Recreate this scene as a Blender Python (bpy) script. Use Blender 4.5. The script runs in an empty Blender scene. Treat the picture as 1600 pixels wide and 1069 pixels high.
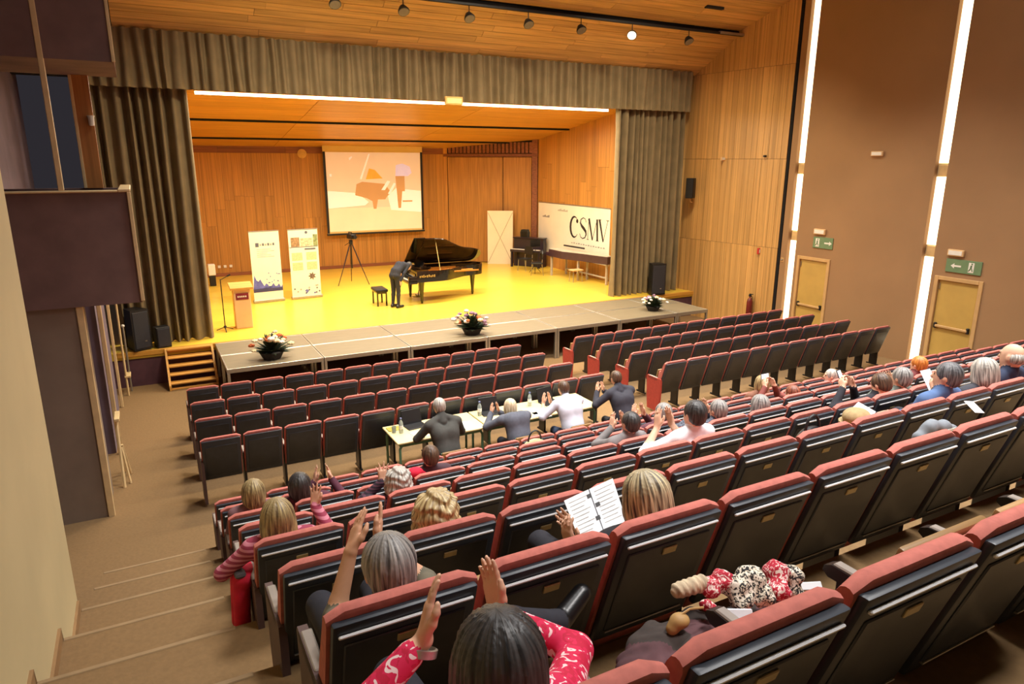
import bpy, bmesh, math, random
import numpy as np
from mathutils import Vector, Matrix, Euler
random.seed(7)
PI = math.pi
SC = bpy.context.scene
COL = SC.collection

# ---------------------------------------------------------------- camera
P = 0.56                       # seat pitch (m)
CAMZ = 4.76
YAW, PITCH, ROLL, FPX = math.radians(27.967), math.radians(-14.591), math.radians(0.122), 1081.59
cam_d = bpy.data.cameras.new('camera')
cam_d.sensor_width = 36.0
cam_d.lens = FPX / 1600 * 36.0
cam_d.clip_start = 0.05
cam_d.clip_end = 200
cam = bpy.data.objects.new('camera', cam_d)
COL.objects.link(cam)
_f = Vector((math.sin(YAW) * math.cos(PITCH), math.cos(YAW) * math.cos(PITCH), math.sin(PITCH)))
_r = Vector((math.cos(YAW), -math.sin(YAW), 0))
_u = _r.cross(_f)
_r2 = _r * math.cos(ROLL) + _u * math.sin(ROLL)
_u2 = -_r * math.sin(ROLL) + _u * math.cos(ROLL)
cam.matrix_world = Matrix(((_r2.x, _u2.x, -_f.x, 0), (_r2.y, _u2.y, -_f.y, 0), (_r2.z, _u2.z, -_f.z, CAMZ), (0, 0, 0, 1)))
SC.camera = cam

# ---------------------------------------------------------------- world, lights, exposure
vs = SC.view_settings
vs.view_transform = 'Standard'
vs.look = 'None'
vs.gamma = 1.0
vs.use_curve_mapping = False
vs.exposure = 0.0
w = bpy.data.worlds.new('world')
SC.world = w
w.use_nodes = True
w.node_tree.nodes['Background'].inputs[0].default_value = (0.5, 0.45, 0.55, 1)
w.node_tree.nodes['Background'].inputs[1].default_value = 0.05

def area(name, loc, rot, sx, sy, power, col, spread=180):
    d = bpy.data.lights.new(name, 'AREA')
    d.shape = 'RECTANGLE'
    d.size, d.size_y, d.energy, d.color = sx, sy, power, col
    d.spread = math.radians(spread)
    o = bpy.data.objects.new(name, d)
    o.location = loc
    o.rotation_euler = rot
    COL.objects.link(o)
    return o

def spot(name, loc, target, power, col, angle, blend=0.6, size=0.15):
    d = bpy.data.lights.new(name, 'SPOT')
    d.energy, d.color, d.spot_size, d.spot_blend, d.shadow_soft_size = power, col, angle, blend, size
    o = bpy.data.objects.new(name, d)
    o.location = loc
    o.rotation_euler = (Vector(target) - Vector(loc)).to_track_quat('-Z', 'Y').to_euler()
    COL.objects.link(o)
    return o
WARM = (1.0, 0.88, 0.66)
area('stage_wash_front', (7.1, 18.9, 6.3), (math.radians(-14), 0, 0), 11.0, 0.5, 1150, WARM)
area('stage_wash_rear', (7.1, 23.0, 5.75), (math.radians(-10), 0, 0), 11.0, 0.4, 300, WARM)
for _x in (3.6, 7.8, 12.0):
    for _y, _e in ((0.8, 150), (5.0, 190), (9.3, 230)):
        area('house_downlight', (_x, _y, 9.85), (0, 0, 0), 1.4, 1.4, _e, (1.0, 0.96, 0.92), 95)
    area('front_downlight', (_x, 13.0, 9.35), (math.radians(14), 0, 0), 1.4, 0.6, 330, (1.0, 0.86, 0.62), 120)
area('shadow_fill', (8.0, 4.5, 9.8), (0, 0, 0), 13.0, 9.0, 260, (0.93, 0.93, 1.0))  # broad weak fill added over the hall to lift the shadows


# ---------------------------------------------------------------- materials
MATS = {}
def _nodes(name):
    m = bpy.data.materials.new(name)
    m.use_nodes = True
    nt = m.node_tree
    return m, nt, nt.nodes['Principled BSDF']

def srgb(r, g, b):
    return tuple(((c / 255) / 12.92 if c / 255 <= 0.04045 else ((c / 255 + 0.055) / 1.055) ** 2.4) for c in (r, g, b)) + (1,)

def mat(name, rgb, rough=0.6, metal=0.0, var=0.12, scale=6.0, bump=0.0, stretch=(1, 1, 1), spec=0.5, rand=0.0, emit=None, coat=0.0, alpha=None):
    """procedural material: colour varied by object-space noise, optional grain and per-object tint"""
    if name in MATS:
        return MATS[name]
    m, nt, b = _nodes(name)
    L = nt.links.new
    c = srgb(*rgb)
    tc = nt.nodes.new('ShaderNodeTexCoord')
    mp = nt.nodes.new('ShaderNodeMapping')
    mp.inputs['Scale'].default_value = stretch
    L(tc.outputs['Object'], mp.inputs['Vector'])
    oi = nt.nodes.new('ShaderNodeObjectInfo')
    ad = nt.nodes.new('ShaderNodeVectorMath')
    ad.operation = 'MULTIPLY_ADD'
    cx = nt.nodes.new('ShaderNodeCombineXYZ')
    for k in range(3):
        L(oi.outputs['Random'], cx.inputs[k])
    L(cx.outputs[0], ad.inputs[0])
    ad.inputs[1].default_value = (37, 51, 23) if rand else (0, 0, 0)
    L(mp.outputs[0], ad.inputs[2])
    nz = nt.nodes.new('ShaderNodeTexNoise')
    nz.inputs['Scale'].default_value = scale
    nz.inputs['Detail'].default_value = 4
    L(ad.outputs[0], nz.inputs['Vector'])
    rp = nt.nodes.new('ShaderNodeValToRGB')
    rp.color_ramp.elements[0].position = 0.3
    rp.color_ramp.elements[1].position = 0.7
    rp.color_ramp.elements[0].color = tuple(x * (1 - var) for x in c[:3]) + (1,)
    rp.color_ramp.elements[1].color = tuple(min(1, x * (1 + var)) for x in c[:3]) + (1,)
    L(nz.outputs[0], rp.inputs[0])
    out = rp.outputs[0]
    if rand:
        hs = nt.nodes.new('ShaderNodeHueSaturation')
        mr = nt.nodes.new('ShaderNodeMapRange')
        mr.inputs[3].default_value = 1 - rand
        mr.inputs[4].default_value = 1 + rand
        L(oi.outputs['Random'], mr.inputs[0])
        L(mr.outputs[0], hs.inputs['Value'])
        L(out, hs.inputs['Color'])
        out = hs.outputs[0]
    L(out, b.inputs['Base Color'])
    b.inputs['Roughness'].default_value = rough
    b.inputs['Metallic'].default_value = metal
    b.inputs['Specular IOR Level'].default_value = spec
    b.inputs['Coat Weight'].default_value = coat
    if alpha is not None:
        b.inputs['Transmission Weight'].default_value = alpha
    if bump:
        bp = nt.nodes.new('ShaderNodeBump')
        bp.inputs['Strength'].default_value = bump
        bp.inputs['Distance'].default_value = 0.01
        L(nz.outputs[0], bp.inputs['Height'])
        L(bp.outputs[0], b.inputs['Normal'])
    if emit:
        L(out, b.inputs['Emission Color'])
        b.inputs['Emission Strength'].default_value = emit
    MATS[name] = m
    return m

def wood(name, rgb, axis='z', rough=0.45, rand=0.18, var=0.22, coat=0.0):
    st = {'x': (0.35, 9, 9), 'y': (9, 0.35, 9), 'z': (9, 9, 0.35)}[axis]
    return mat(name, rgb, rough, 0, var, 2.2, 0.05, st, 0.4, rand, coat=coat)

# ---------------------------------------------------------------- mesh helpers
class MB:
    def __init__(s):
        s.v, s.f, s.m = [], [], []
    def add(s, vs, fs, mi=0):
        o = len(s.v)
        s.v += [tuple(x) for x in vs]
        s.f += [tuple(i + o for i in q) for q in fs]
        s.m += [mi] * len(fs)
        return s
    def box(s, x0, x1, y0, y1, z0, z1, mi=0, tf=None):
        vs = [Vector((x, y, z)) for z in (z0, z1) for y in (y0, y1) for x in (x0, x1)]
        if tf is not None:
            vs = [tf @ a for a in vs]
        return s.add(vs, [(0, 2, 3, 1), (4, 5, 7, 6), (0, 1, 5, 4), (2, 6, 7, 3), (0, 4, 6, 2), (1, 3, 7, 5)], mi)
    def rbox(s, x0, x1, y0, y1, z0, z1, r=0.01, mi=0, tf=None, seg=1):
        bm = bmesh.new()
        bmesh.ops.create_cube(bm, size=1)
        bmesh.ops.scale(bm, vec=(x1 - x0, y1 - y0, z1 - z0), verts=bm.verts)
        bmesh.ops.translate(bm, vec=((x0 + x1) / 2, (y0 + y1) / 2, (z0 + z1) / 2), verts=bm.verts)
        bmesh.ops.bevel(bm, geom=list(bm.edges), offset=r, segments=seg, affect='EDGES', profile=0.5)
        bm.verts.ensure_lookup_table()
        vs = [v.co.copy() for v in bm.verts]
        if tf is not None:
            vs = [tf @ a for a in vs]
        for i, v in enumerate(bm.verts):
            v.index = i
        s.add(vs, [[v.index for v in f.verts] for f in bm.faces], mi)
        bm.free()
        return s
    def tube(s, pts, r, n=8, mi=0, caps=True):
        pts = [Vector(q) for q in pts]
        rs = r if isinstance(r, (list, tuple)) else [r] * len(pts)
        o = len(s.v)
        prev = None
        for i, q in enumerate(pts):
            d = (pts[min(i + 1, len(pts) - 1)] - pts[max(i - 1, 0)])
            d.normalize()
            if prev is None:
                a = Vector((0, 0, 1)) if abs(d.z) < 0.9 else Vector((1, 0, 0))
                e1 = d.cross(a).normalized()
            else:
                e1 = (prev - d * prev.dot(d)).normalized()
            prev = e1
            e2 = d.cross(e1)
            for k in range(n):
                t = 2 * PI * k / n
                s.v.append(tuple(q + (e1 * math.cos(t) + e2 * math.sin(t)) * rs[i]))
        for i in range(len(pts) - 1):
            for k in range(n):
                k2 = (k + 1) % n
                s.f.append((o + i * n + k, o + i * n + k2, o + (i + 1) * n + k2, o + (i + 1) * n + k))
                s.m.append(mi)
        if caps:
            s.f.append(tuple(o + k for k in reversed(range(n))))
            s.f.append(tuple(o + (len(pts) - 1) * n + k for k in range(n)))
            s.m += [mi, mi]
        return s
    def lathe(s, prof, n=16, mi=0, c=(0, 0, 0)):
        o = len(s.v)
        for r, z in prof:
            for k in range(n):
                t = 2 * PI * k / n
                s.v.append((c[0] + r * math.cos(t), c[1] + r * math.sin(t), c[2] + z))
        for i in range(len(prof) - 1):
            for k in range(n):
                k2 = (k + 1) % n
                s.f.append((o + i * n + k, o + i * n + k2, o + (i + 1) * n + k2, o + (i + 1) * n + k))
                s.m.append(mi)
        s.f.append(tuple(o + k for k in reversed(range(n))))
        s.f.append(tuple(o + (len(prof) - 1) * n + k for k in range(n)))
        s.m += [mi, mi]
        return s
    def prism(s, pts, axis, a, b, mi=0, tf=None):
        """closed outline of 2-D points, extruded from a to b along axis ('x','y','z')"""
        def mk(p, t):
            return {'x': (t, p[0], p[1]), 'y': (p[0], t, p[1]), 'z': (p[0], p[1], t)}[axis]
        n = len(pts)
        vs = [Vector(mk(p, a)) for p in pts] + [Vector(mk(p, b)) for p in pts]
        if tf is not None:
            vs = [tf @ q for q in vs]
        fs = [tuple(range(n))[::-1], tuple(range(n, 2 * n))] + [(i, (i + 1) % n, n + (i + 1) % n, n + i) for i in range(n)]
        return s.add(vs, fs, mi)
    def sphere(s, c, r, n=10, m=7, mi=0, sc=(1, 1, 1)):
        o = len(s.v)
        for i in range(m + 1):
            th = PI * i / m
            for k in range(n):
                t = 2 * PI * k / n
                s.v.append((c[0] + r * sc[0] * math.sin(th) * math.cos(t), c[1] + r * sc[1] * math.sin(th) * math.sin(t), c[2] + r * sc[2] * math.cos(th)))
        for i in range(m):
            for k in range(n):
                k2 = (k + 1) % n
                s.f.append((o + i * n + k, o + (i + 1) * n + k, o + (i + 1) * n + k2, o + i * n + k2))
                s.m.append(mi)
        return s
    def mesh(s, name, mats, smooth=None):
        me = bpy.data.meshes.new(name)
        me.from_pydata(s.v, [], s.f)
        for m in (mats if isinstance(mats, (list, tuple)) else [mats]):
            me.materials.append(m)
        if len(set(s.m)) > 1:
            me.polygons.foreach_set('material_index', s.m)
        bm = bmesh.new()
        bm.from_mesh(me)
        bmesh.ops.recalc_face_normals(bm, faces=bm.faces)
        bm.to_mesh(me)
        bm.free()
        if smooth:
            me.polygons.foreach_set('use_smooth', [True] * len(me.polygons))
            try:
                me.set_sharp_from_angle(angle=math.radians(smooth))
            except Exception:
                pass
        me.update()
        return me
    def build(s, name, mats, parent=None, smooth=None, loc=None, rot=None):
        return link(name, s.mesh(name, mats, smooth), parent, loc, rot)

def link(name, data, parent=None, loc=None, rot=None):
    o = bpy.data.objects.new(name, data)
    COL.objects.link(o)
    if parent is not None:
        o.parent = parent
    if loc is not None:
        o.location = loc
    if rot is not None:
        o.rotation_euler = rot
    return o

def tag(o, label, cat, group=None):
    o['label'] = label
    o['category'] = cat
    if group:
        o['group'] = group
    return o

def thing(name, label, cat, loc=(0, 0, 0), rz=0.0, group=None):
    o = bpy.data.objects.new(name, None)
    o.empty_display_size = 0.1
    COL.objects.link(o)
    o.location = loc
    o.rotation_euler = (0, 0, rz)
    return tag(o, label, cat, group)

def struct(o, label=None):
    o['kind'] = 'structure'
    if label:
        o['label'] = label
    return o

def copy_tree(o, parent=None):
    c = o.copy()
    COL.objects.link(c)
    c.parent = parent
    for ch in o.children:
        copy_tree(ch, c)
    return c

def frame(a, b, up=(0, 0, 1)):
    """matrix whose X axis runs a->b, Z close to up, origin a"""
    a, b = Vector(a), Vector(b)
    x = (b - a).normalized()
    y = Vector(up).cross(x).normalized()
    z = x.cross(y)
    return Matrix(((x.x, y.x, z.x, a.x), (x.y, y.y, z.y, a.y), (x.z, y.z, z.z, a.z), (0, 0, 0, 1)))

def planks_on(parent, name, a, b, up, width, rows, segs, m, thick=0.02, gap=0.012, stagger=True, vertical=False, seed=1, minlen=None):
    """boards lying on a wall or ceiling patch: origin a, run a->b, second side along 'up' for 'width'; faces the +Y of frame()"""
    rnd = random.Random(seed)
    T = frame(a, b, up)
    L = (Vector(b) - Vector(a)).length
    n = 0
    cache = {}
    if not vertical:
        bw = width / rows
        for i in range(rows):
            cuts = [0.0]
            off = (rnd.random() if stagger else 0) * L / segs
            for k in range(segs):
                cuts.append(min(L, (k + 1) * L / segs + (off - L / segs / 2 if k < segs - 1 else 0)))
            for k in range(segs):
                l = cuts[k + 1] - cuts[k]
                if l < 0.1:
                    continue
                key = round(l, 2)
                if key not in cache:
                    cache[key] = MB().box(0, key - gap * 0.5, -thick, 0, 0, bw - gap).mesh(name, m)
                o = link(name, cache[key], parent)
                o.matrix_local = T @ Matrix.Translation((cuts[k], 0, i * bw))
                n += 1
    else:
        bw = L / rows
        for i in range(rows):
            cuts = [0.0]
            for k in range(segs):
                cuts.append(width * (k + 1) / segs + ((rnd.random() - 0.5) * width / segs * 0.6 if k < segs - 1 and stagger else 0))
            for k in range(segs):
                l = cuts[k + 1] - cuts[k]
                key = round(l, 1)
                if key not in cache:
                    cache[key] = MB().box(0, bw - gap, -thick, 0, 0, 1).mesh(name, m)
                o = link(name, cache[key], parent)
                o.matrix_local = T @ Matrix.Translation((i * bw, -rnd.random() * 0.008, cuts[k])) @ Matrix.Diagonal((1, 1, l - gap, 1))
                n += 1
    return n
# ---------------------------------------------------------------- layout numbers
XL, XG, XR = 0.347, 8.44, 16.2
def RY(i): return 7.762 - 0.9755 * (i - 1)
def RZ(i): return 0.03 + 0.39 * (i - 1) - (0.05 if i >= 8 else 0)
def FY(i): return 12.831 - 1.035 * (i - 1)
def FZ(i): return -0.13 + 0.0643 * (i - 1)
ST = 0.66                     # stage level
PY = 17.0                     # stage front edge

m_carpet = mat('carpet_brown', (130, 102, 66), 0.95, 0, 0.07, 30, 0.3)
m_wall_r = mat('painted_wall_tan', (160, 124, 86), 0.85, 0, 0.06, 0.8)
m_cream = mat('painted_wall_cream', (205, 188, 142), 0.8, 0, 0.05, 1.5)
m_dark = mat('dark_wall_brown', (112, 98, 112), 0.9, 0, 0.15, 2)
m_dark2 = mat('dark_booth_brown', (122, 96, 90), 0.85, 0, 0.15, 3)
m_trim = mat('pale_wood_trim', (220, 192, 142), 0.5, 0, 0.1, 5)
m_black = mat('black_backing', (16, 14, 14), 0.9, 0, 0.1, 3)
m_sfloor = wood('honey_stage_boards', (236, 200, 74), 'x', 0.28, 0.0, 0.13)
m_swood = wood('orange_wall_boards', (188, 134, 66), 'z', 0.45, 0.09)
m_sband = wood('reddish_wall_band', (140, 86, 58), 'x', 0.45, 0.12)
m_hwood = wood('tan_wall_boards', (202, 156, 92), 'z', 0.45, 0.1)
m_cwood = wood('ceiling_boards', (210, 164, 100), 'x', 0.45, 0.13)
m_scwood = wood('stage_ceiling_boards', (200, 146, 66), 'x', 0.4, 0.1)
m_purple = mat('stage_front_maroon', (84, 52, 62), 0.8, 0, 0.2, 4)
m_curt = mat('curtain_olive_velvet', (133, 116, 84), 0.9, 0, 0.12, 3, 0.0)
m_hall_c = mat('hall_ceiling_dark', (92, 74, 62), 0.9, 0, 0.1, 1)
m_door = mat('door_ochre', (196, 160, 82), 0.55, 0, 0.08, 2)
m_frame = mat('door_frame_tan', (204, 164, 108), 0.5, 0, 0.08, 4)
m_chrome = mat('brushed_steel', (190, 190, 188), 0.3, 1.0, 0.05, 10)
m_alu = mat('aluminium', (178, 176, 168), 0.35, 0.8, 0.05, 10)
m_blackp = mat('black_plastic', (24, 25, 28), 0.45, 0, 0.1, 10)
m_blacks = mat('black_satin_metal', (20, 20, 22), 0.35, 0.3, 0.1, 10)
m_glow = mat('light_strip_glow', (255, 240, 205), 0.5, 0, 0.02, 2, emit=2.2)
m_glow2 = mat('batten_glow', (255, 236, 196), 0.5, 0, 0.0, 2, emit=10.0)

# ---------------------------------------------------------------- floor with raked tiers
prof = [(17.3, -0.14), (13.3, -0.14), (9.5, 0.04)]
for i in range(1, 12):
    yb = RY(i) + 0.2
    prof += [(yb, RZ(i) if i > 1 else 0.04), (yb, RZ(i + 1))]
prof += [(-5.0, RZ(12))]
fm = MB()
n = len(prof)
vs_ = [(x, y, z) for x in (-2.2, 16.6) for (y, z) in prof]
fm.add(vs_, [(i, i + 1, n + i + 1, n + i) for i in range(n - 1)])
floor = struct(fm.build('floor', m_carpet))
m_nose = mat('step_nosing', (150, 124, 88), 0.8, 0, 0.1, 8)
for i in range(1, 10):
    MB().rbox(-0.8, XL - 0.12, RY(i) + 0.17, RY(i) + 0.207, RZ(i + 1) - 0.03, RZ(i + 1) + 0.006, 0.005).build('step_nosing', m_nose, floor)

# ---------------------------------------------------------------- right wall with light slots and doors
SLOTS = [(9.60, 9.90), (13.50, 13.80)]
DOORS = [(8.42, 9.50, 2.23, 0.04), (12.33, 13.40, 2.24, -0.14)]
wr = MB()
def wseg(y0, y1, z0=-0.3, z1=10.0): wr.box(XR, XR + 0.35, y0, y1, z0, z1)
wseg(-5, DOORS[0][0]); wseg(DOORS[0][0], DOORS[0][1], DOORS[0][2]); wseg(DOORS[0][1], SLOTS[0][0]); wseg(SLOTS[0][1], DOORS[1][0])
wseg(DOORS[1][0], DOORS[1][1], DOORS[1][2]); wseg(DOORS[1][1], SLOTS[1][0]); wseg(SLOTS[1][1], 14.0)
wall_right = struct(wr.build('wall_right', m_wall_r))
struct(MB().box(XR + 0.36, XR + 0.5, -5, 14.2, -0.3, 10).build('wall_right_backing', m_black))
for (y0, y1) in SLOTS:
    t = thing('wall_light_slot', 'tall luminous light slot in the tan wall beside the ' + ('second ochre exit door' if y0 < 10 else 'exit door near the panelling'), 'wall light', (XR, (y0 + y1) / 2, 0))
    h = (y1 - y0) / 2
    MB().box(0.14, 0.2, -h, h, -0.14, 10).build('slot_housing', m_cream, t)
    for (za, zb) in ((-0.1, 2.62), (2.9, 4.45), (4.75, 9.9)):
        MB().box(0.10, 0.139, -h + 0.02, h - 0.02, za, zb).build('diffuser', m_glow, t)
    for za in (2.64, 4.47):  # tan blocks imitate the dimmer light in the gaps between tubes
        MB().rbox(0.08, 0.139, -h + 0.04, h - 0.04, za, za + 0.24, 0.01).build('dim_gap_fill', mat('dim_gap_tan', (214, 178, 120), 0.7), t)
for k, (y0, y1, zt, zf) in enumerate(DOORS):
    d = struct(link('door_%d' % (k + 1), None, None, (XR, y0, zf)), ['ochre fire exit door with push bar close to the rear seat rows', 'ochre fire exit door with push bar close to the stage panelling'][k])
    W, H = y1 - y0, zt - zf
    f = MB()
    f.rbox(-0.03, 0.12, 0, 0.09, 0, H, 0.008).rbox(-0.03, 0.12, W - 0.09, W, 0, H, 0.008).rbox(-0.03, 0.12, 0.09, W - 0.09, H - 0.09, H, 0.008)
    f.build('door_frame', m_frame, d)
    lf = MB().rbox(0.02, 0.07, 0.1, W - 0.1, 0.01, H - 0.1, 0.006).build('door_leaf', m_door, d)
    MB().rbox(-0.035, -0.005, 0.17, W - 0.17, 1.0, 1.06, 0.01).build('push_bar', m_frame, d)
    for yy in (0.17, W - 0.17):
        MB().rbox(-0.03, 0.03, yy - 0.03, yy + 0.03, 0.97, 1.1, 0.01).build('bar_bracket', m_blackp, d)
    MB().tube([(0.01, W - 0.13, H - 0.3), (0.01, W - 0.13, H - 0.16)], 0.012).build('hinge', m_chrome, d)
m_green = mat('exit_sign_green', (112, 140, 100), 0.5, 0, 0.06, 8)
m_white = mat('white_print', (236, 232, 220), 0.6, 0, 0.03, 8)
m_lamp = mat('emergency_lamp_cover', (226, 186, 132), 0.5, 0, 0.05, 8)
for (y, z, w_, flip, lab) in ((12.62, 2.66, 0.62, 0, 'above the exit door near the wood panelling'), (8.9, 2.5, 0.78, 1, 'above the second exit door by the rear rows')):
    t = thing('exit_sign', 'green running man exit sign ' + lab, 'sign', (XR, y, z))
    MB().rbox(-0.025, -0.001, -w_ / 2, w_ / 2, -0.15, 0.15, 0.005).build('sign_plate', m_green, t)
    s = 1 if not flip else -1
    pic = MB()
    c = 0.17 * s
    pic.prism([(c - 0.06, -0.11), (c + 0.06, -0.11), (c + 0.06, 0.11), (c - 0.06, 0.11)], 'x', -0.0265, -0.0255)
    pic.build('pictogram_panel', m_white, t)
    man = MB()
    man.tube([(-0.028, c, 0.05), (-0.028, c + 0.005, 0.0)], 0.018, 6).tube([(-0.028, c, 0.0), (-0.028, c - 0.035, -0.08)], 0.011, 6).tube([(-0.028, c, 0.0), (-0.028, c + 0.03, -0.05), (-0.028, c + 0.05, -0.08)], 0.011, 6)
    man.sphere((-0.028, c - 0.01, 0.085), 0.018, 8, 5)
    man.build('running_man', m_green, t)
    ar = MB().prism([(-s * 0.05, -0.02), (-s * 0.2, -0.02), (-s * 0.2, -0.06), (-s * 0.28, 0.0), (-s * 0.2, 0.06), (-s * 0.2, 0.02), (-s * 0.05, 0.02)], 'x', -0.0265, -0.0255)
    ar.build('arrow', m_white, t)
    t = thing('emergency_lamp', 'small beige emergency lamp box ' + lab, 'lamp', (XR, y + (0.12 if not flip else 0.2), z + 0.29))
    MB().rbox(-0.07, -0.001, -0.18, 0.18, -0.075, 0.075, 0.012).build('lamp_body', m_lamp, t)
    MB().rbox(-0.078, -0.069, -0.15, 0.15, -0.05, 0.05, 0.004).build('lamp_lens', m_white, t)
t = thing('emergency_lamp', 'small beige emergency lamp box high on the bare tan wall between the light slots', 'lamp', (XR, 11.35, 4.97))
MB().rbox(-0.07, -0.001, -0.16, 0.16, -0.06, 0.06, 0.012).build('lamp_body', m_lamp, t)
MB().rbox(-0.078, -0.069, -0.13, 0.13, -0.04, 0.04, 0.004).build('lamp_lens', m_white, t)

# ---------------------------------------------------------------- wood panelled side wall by the stage
A, B = Vector((15.62, 18.0, -0.14)), Vector((16.18, 14.02, -0.14))
wp = struct(MB().add([A, B, B + Vector((0.3, 0, 0)), A + Vector((0.3, 0, 0))] + [q + Vector((0, 0, 10.1)) for q in (A, B, B + Vector((0.3, 0, 0)), A + Vector((0.3, 0, 0)))],
     [(0, 1, 5, 4), (1, 2, 6, 5), (2, 3, 7, 6), (3, 0, 4, 7), (4, 5, 6, 7), (3, 2, 1, 0)]).build('wall_right_panelled', m_black))
planks_on(wp, 'plank', A, B + Vector((-0.01, 0.06, 0)), (0, 0, 1), 10.0, 20, 4, m_hwood, vertical=True, seed=3, gap=0.008, stagger=False)
tdir = (B - A).normalized(); nrm = Vector((-tdir.y * -1, 0, 0))
def on_panel(s, z, off=0.03):
    q = A + tdir * s
    return Vector((q.x - off, q.y, z))
RZP = math.atan2(tdir.y, tdir.x) + PI / 2
t = thing('emergency_lamp', 'small white emergency lamp box on the wood panelled wall beside the curtain', 'lamp', on_panel(1.85, 4.86), RZP)
MB().rbox(-0.14, 0.14, -0.03, 0.03, -0.055, 0.055, 0.012).build('lamp_body', m_lamp, t)
MB().rbox(-0.12, 0.12, -0.037, -0.029, -0.035, 0.035, 0.004).build('lamp_lens', m_white, t)
t = thing('wall_bracket', 'small dark bracket on the wood panelled wall above the fire alarm', 'bracket', on_panel(3.3, 4.93), RZP)
MB().rbox(-0.1, 0.1, -0.02, 0.03, -0.03, 0.03, 0.006).build('bracket_plate', m_blackp, t)
MB().tube([(0.06, -0.03, 0), (0.06, -0.12, 0.03)], 0.012).build('bracket_arm', m_blackp, t)
t = thing('fire_alarm', 'small red fire alarm call point on the wood panelling', 'fire alarm', on_panel(3.35, 2.22), RZP)
MB().rbox(-0.06, 0.06, -0.035, 0.03, -0.09, 0.09, 0.012).build('alarm_body', mat('alarm_red', (196, 44, 36), 0.5), t)
MB().rbox(-0.04, 0.04, -0.04, -0.034, -0.055, 0.055, 0.004).build('alarm_face', m_white, t)
t = thing('fire_extinguisher', 'dark red fire extinguisher hanging low on the wood panelled wall', 'fire extinguisher', on_panel(3.3, 0.28, 0.16), RZP)
MB().lathe([(0.0, 0.02), (0.075, 0.03), (0.085, 0.06), (0.085, 0.42), (0.06, 0.5), (0.025, 0.54), (0.025, 0.58)], 14).build('cylinder', mat('extinguisher_red', (112, 34, 30), 0.4), t, 40)
MB().rbox(-0.03, 0.03, -0.04, 0.04, 0.58, 0.64, 0.01).rbox(-0.015, 0.015, -0.1, 0.03, 0.64, 0.665, 0.005).build('valve_handle', m_blackp, t)
MB().tube([(0.03, 0, 0.6), (0.1, 0, 0.55), (0.11, 0, 0.3), (0.1, 0, 0.15)], 0.012).build('hose', m_blackp, t)
t = thing('wall_switch', 'small round chrome switch between the panelling and the light slot', 'switch', (XR, 13.92, 2.05))
MB().rbox(-0.012, -0.001, -0.05, 0.05, -0.06, 0.06, 0.004).build('switch_plate', m_frame, t)
MB().sphere((-0.02, 0, 0), 0.03).build('switch_knob', m_chrome, t, 60)
t = thing('wall_speaker', 'narrow black loudspeaker hung high beside the stage curtain', 'speaker', (15.4, 17.05, 3.66), math.radians(25))
MB().rbox(-0.11, 0.11, -0.12, 0.12, 0, 0.62, 0.012).build('cabinet', m_blackp, t)
MB().rbox(-0.09, 0.09, -0.128, -0.119, 0.04, 0.58, 0.006).build('grille', m_blacks, t)
MB().tube([(0, 0, -0.001), (0.06, 0.0, -0.12), (0.17, 0, -0.14)], 0.02).build('bracket', m_frame, t)

# ---------------------------------------------------------------- left wall: cream bay, dark recess, projecting booth
struct(MB().box(-2.4, -0.82, -5, 6.05, -0.3, 10).build('wall_left', m_cream))
struct(MB().box(-2.4, -1.95, 6.05, 18.5, -0.3, 10).build('wall_left_recess', m_dark))
bl = struct(link('baseboard_left', None), 'stepped brown skirting along the cream wall beside the stairs')
m_skirt = mat('skirting_brown', (150, 116, 76), 0.6, 0, 0.1, 6)
for i in range(3, 10):
    ya, yb = RY(i) + 0.19, RY(i - 1) + 0.2
    if i == 3:
        continue
    MB().prism([(ya, RZ(i)), (min(yb, 6.05), RZ(i)), (min(yb, 6.05), RZ(i) + 0.09), (ya + 0.12, RZ(i) + 0.09), (ya, RZ(i) + 0.48)], 'x', -0.822, -0.8).build('skirting_board', m_skirt, bl)
pier = struct(MB().box(-1.95, -0.83, 10.25, 11.2, -0.12, 3.02).build('wall_left_pier', mat('pier_grey_brown', (140, 124, 108), 0.85, 0, 0.12, 2)))
MB().rbox(-0.86, -0.78, 10.225, 10.3, -0.05, 3.02, 0.006).build('corner_trim', m_trim, pier)
bth = struct(link('wall_left_booth', None), 'dark projecting balcony box on the left wall')
MB().box(-1.95, -0.1, 10.2, 10.28, 3.02, 4.38).build('parapet_panel', m_dark2, bth)
MB().box(-0.18, -0.1, 10.28, 12.0, 3.02, 4.38).build('parapet_panel', m_dark2, bth)
MB().box(-1.95, -0.18, 11.92, 12.0, 3.02, 4.38).build('parapet_panel', m_dark2, bth)
MB().box(-1.95, -0.1, 10.2, 12.0, 2.96, 3.02).build('booth_floor', m_dark2, bth)
MB().rbox(-0.21, -0.07, 10.17, 12.02, 4.38, 4.42, 0.008).rbox(-1.95, -0.21, 10.17, 10.31, 4.38, 4.405, 0.008).build('parapet_cap', m_trim, bth)
MB().rbox(-0.115, -0.07, 10.17, 10.215, 2.98, 4.38, 0.006).build('corner_trim', m_trim, bth)
MB().box(-1.95, -0.06, 10.2, 12.0, 5.92, 10.0).build('header_block', m_dark2, bth)
MB().rbox(-0.085, -0.045, 10.185, 10.225, 5.92, 10.0, 0.006).build('corner_trim', m_trim, bth)
MB().rbox(-0.84, -0.78, 10.19, 10.25, 4.41, 6.6, 0.006).build('opening_post', m_trim, bth)
MB().box(-0.62, -0.42, 11.9, 12.0, 4.38, 5.92).build('booth_jamb', wood('booth_jamb_wood', (178, 120, 66)), bth)
MB().rbox(-0.66, -0.62, 11.88, 12.0, 4.38, 5.92, 0.006).build('jamb_trim', m_trim, bth)
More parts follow.
